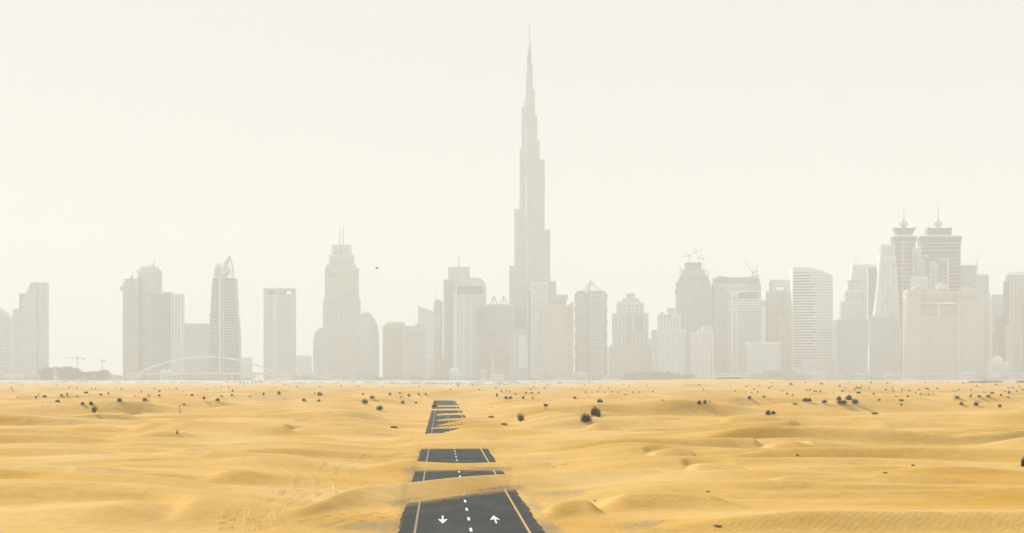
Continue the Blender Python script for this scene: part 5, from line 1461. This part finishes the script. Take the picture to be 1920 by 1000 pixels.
# masts and poles
t = Tower('floodlight_mast', 'pale tall floodlight mast with square head, below the lattice-roofed tower', 'mast', 924, 4930)
t.mast(924, 668, 714, 0, 2.2, 1.6, 'white', 'pole'); t.bars('lamp_frame', [(921, 668, 927, 668), (921, 661, 927, 661), (921, 661, 921, 668), (927, 661, 927, 668)], 0, 1.0, 'concrete'); t.bars('lamp_row', [(921, 664, 927, 664), (921, 666, 927, 666)], 0, .9, 'concrete')
t = Tower('lattice_mast', 'red and grey lattice mast between the slender tower and the spire tower', 'mast', 830, 4960)
t.bars('mast_leg', [(827.5, 714, 829.5, 668), (832.5, 714, 830.5, 668), (830, 714, 830, 664)], 0, .7, 'red', kind='stuff')
t.bars('mast_brace', [(828 + k * .2, 706 - k * 5, 832 - k * .2, 703 - k * 5) for k in range(8)], 0, .5, 'red', kind='stuff')
t.bars('mast_ring', [(826.5, 678, 833.5, 678), (826.5, 688, 833.5, 688)], 0, .8, 'concrete')
t = Tower('thin_mast', 'thin dark mast with small cross head right of the crane tower', 'mast', 1333, 4930)
t.mast(1333.5, 658, 714, 0, 1.3, .9, 'dark', 'pole'); t.bars('cross_head', [(1331, 658.5, 1336, 658.5), (1331.5, 656.5, 1333.5, 660), (1335.5, 656.5, 1333.5, 660)], 0, .9, 'dark')
t = Tower('street_pole', 'thin pole below the right wing of the palace', 'pole', 1817, 4930)
t.mast(1817, 689, 714, 0, .9, .6, 'concrete', 'pole'); t.bars('lamp_arm', [(1817, 689.5, 1820, 689)], 0, .7, 'concrete')
crane(5000, 145, 713.5, 671, (122, 671.5), (158, 672), 'faint low crane with level jib above the tree grove', 'crane_grey', 0, (145, 667))
crane(5000, 192, 713.5, 676, (188, 676), (197, 676), 'faint short crane right of the tree grove', 'crane_grey', 0)

# trees at the city edge
def grove(name, label, D, cols, n, leaf, mat, kind='stuff', z0=0.0):
    """cols: (x0,x1,y_top_px) canopy outline; leaf clumps fill the canopy volume down to the ground"""
    r_ = random.Random(hash(label) % 9999 if False else len(label) * 7 + int(D))
    m_ = MB(); S = D / F; tot = sum((b - a) for a, b, _ in cols)
    for a, b, yt in cols:
        k = int(n * (b - a) / tot)
        htop = max(2.0, H + (HZ - yt) * S - z0)
        nb = max(1, int((b - a) / 7))
        lob = [(r_.uniform(a, b), r_.uniform(.85, 1.03)) for _ in range(nb * 4)]
        for _ in range(k):
            c, s1 = r_.choice(lob)
            px = c + r_.gauss(0, 3.2)
            ht = htop * s1
            u = r_.random() ** .6
            z = z0 + max(.3, ht * u - abs(px - c) ** 2 * .08 * u)
            yv = D + r_.uniform(-12, 12)
            p = Vector(((px - 960) * S, yv, z))
            uu = Vector((r_.gauss(0, 1), r_.gauss(0, 1), r_.gauss(0, 1))).normalized(); vv = uu.orthogonal().normalized()
            s = leaf * r_.uniform(.6, 1.4)
            m_.add([p - vv * s * .6, p + uu * s, p + vv * s * .6, p - uu * s * .7], [(0, 1, 2, 3)])
    o = m_.build(name, M[mat]); o['kind'] = kind; o['label'] = label
    return o
grove('tree_grove', 'dense rounded grove of trees, far left at the city edge', 4855, [(76, 90, 691), (88, 135, 687.5), (130, 148, 690)], 7000, 1.5, 'leaf_city', z0=ZG)
grove('tree_grove', 'lower tree clump right of the dense grove', 4860, [(148, 172, 697), (168, 190, 696), (186, 207, 694)], 3800, 1.4, 'leaf_city', z0=ZG)
grove('tree_grove', 'long rounded tree clump below the stepped stone tower', 4870, [(1172, 1190, 700), (1188, 1230, 695.5), (1225, 1262, 697), (1258, 1300, 701)], 6000, 1.4, 'leaf_city', z0=ZG)
r = random.Random(21)
cols = []; x = -10
while x < 1930:
    wv_ = r.uniform(14, 46)
    if r.random() < .82: cols.append((x, x + wv_, r.uniform(701, 711)))
    x += wv_
grove('tree_belt', 'hazy belt of low city trees at the foot of the skyline', 4900, cols, 8000, 1.2, 'leaf_city', z0=ZG)
cols = []; x = -10
while x < 1930:
    wv_ = r.uniform(6, 34)
    if r.random() < .7: cols.append((x, x + wv_, r.uniform(713.5, 716.5)))
    x += wv_ * r.uniform(.9, 1.5)
grove('edge_scrub', 'patchy scrub on the pale slope between sand and city', 4745, cols, 4200, 1.0, 'leaf_city', z0=2.6)
cols = []; x = 560
while x < 1150:
    wv_ = r.uniform(5, 26)
    cols.append((x, x + wv_, r.uniform(716.5, 720.5)))
    x += wv_ * r.uniform(.8, 1.3)
grove('scrub_line', 'bluish line of scrub along the far edge of the sand', 4560, cols, 6000, .9, 'scrub', z0=-1.8)
def scrub_mass(label, D, x0, x1, yt, n):
    X0, X1 = (x0 - 960) * D / F, (x1 - 960) * D / F
    zg = gz((X0 + X1) / 2, D)
    cols_ = []; a = x0
    while a < x1: cols_.append((a, min(x1, a + 8), yt + r.uniform(0, 1.2))); a += 8
    grove('scrub_mass', label, D, cols_, n, .8, 'scrub', z0=zg - .5)
scrub_mass('dark flat scrub mass on the rise near the right border', 3000, 1818, 1878, 714.0, 3600)
scrub_mass('dark scrub mass cut by the right border', 2900, 1906, 1960, 713.5, 3000)
scrub_mass('thin scrub line on the far ridge below the crane tower', 3450, 1255, 1290, 713.6, 900)
scrub_mass('thin scrub line on the far ridge below the T-lined tower', 3450, 1345, 1385, 712.6, 1300)
# tiny fence panels far left
for a, wv_ in ((451, 5), (458, 3), (464, 2.2), (472, 2), (478, 2), (489, 6)):
    D = 4300; S = D / F; zz = gz((a - 960) * S, D)
    e = empty('hoarding_panel', ((a - 960) * S, D, zz), 'tiny grey hoarding panel at the far edge of the sand below the sail-topped tower', 'panel', 'tiny far hoarding panels')
    MB().box(-wv_ * S / 2, wv_ * S / 2, 0, .3, .6, 5.4).build('board', M['glass_pale'], e)
    for k in (-.45, .45): MB().box(k * wv_ * S - .15, k * wv_ * S + .15, -.1, .25, -.3, 5).build('post', M['dark'], e)

# ------------------------------------------------------------------ haze: one even body of dusty air round everything
hz = MB().box(-4600, 4600, -480, 14400, -8.5, 860).build('haze', None)
hm = bpy.data.materials.new('dusty_air')
hm.use_nodes = True
hm.node_tree.nodes.clear()
out = hm.node_tree.nodes.new('ShaderNodeOutputMaterial')
pv = hm.node_tree.nodes.new('ShaderNodeVolumePrincipled')
pv.inputs['Color'].default_value = HAZE_COLOR
pv.inputs['Density'].default_value = HAZE_DENSITY
pv.inputs['Anisotropy'].default_value = HAZE_ANISO
hm.node_tree.links.new(pv.outputs[0], out.inputs['Volume'])
hz.data.materials.append(hm)
tag(hz, 'pale dusty haze filling the air over desert and city', kind='stuff')
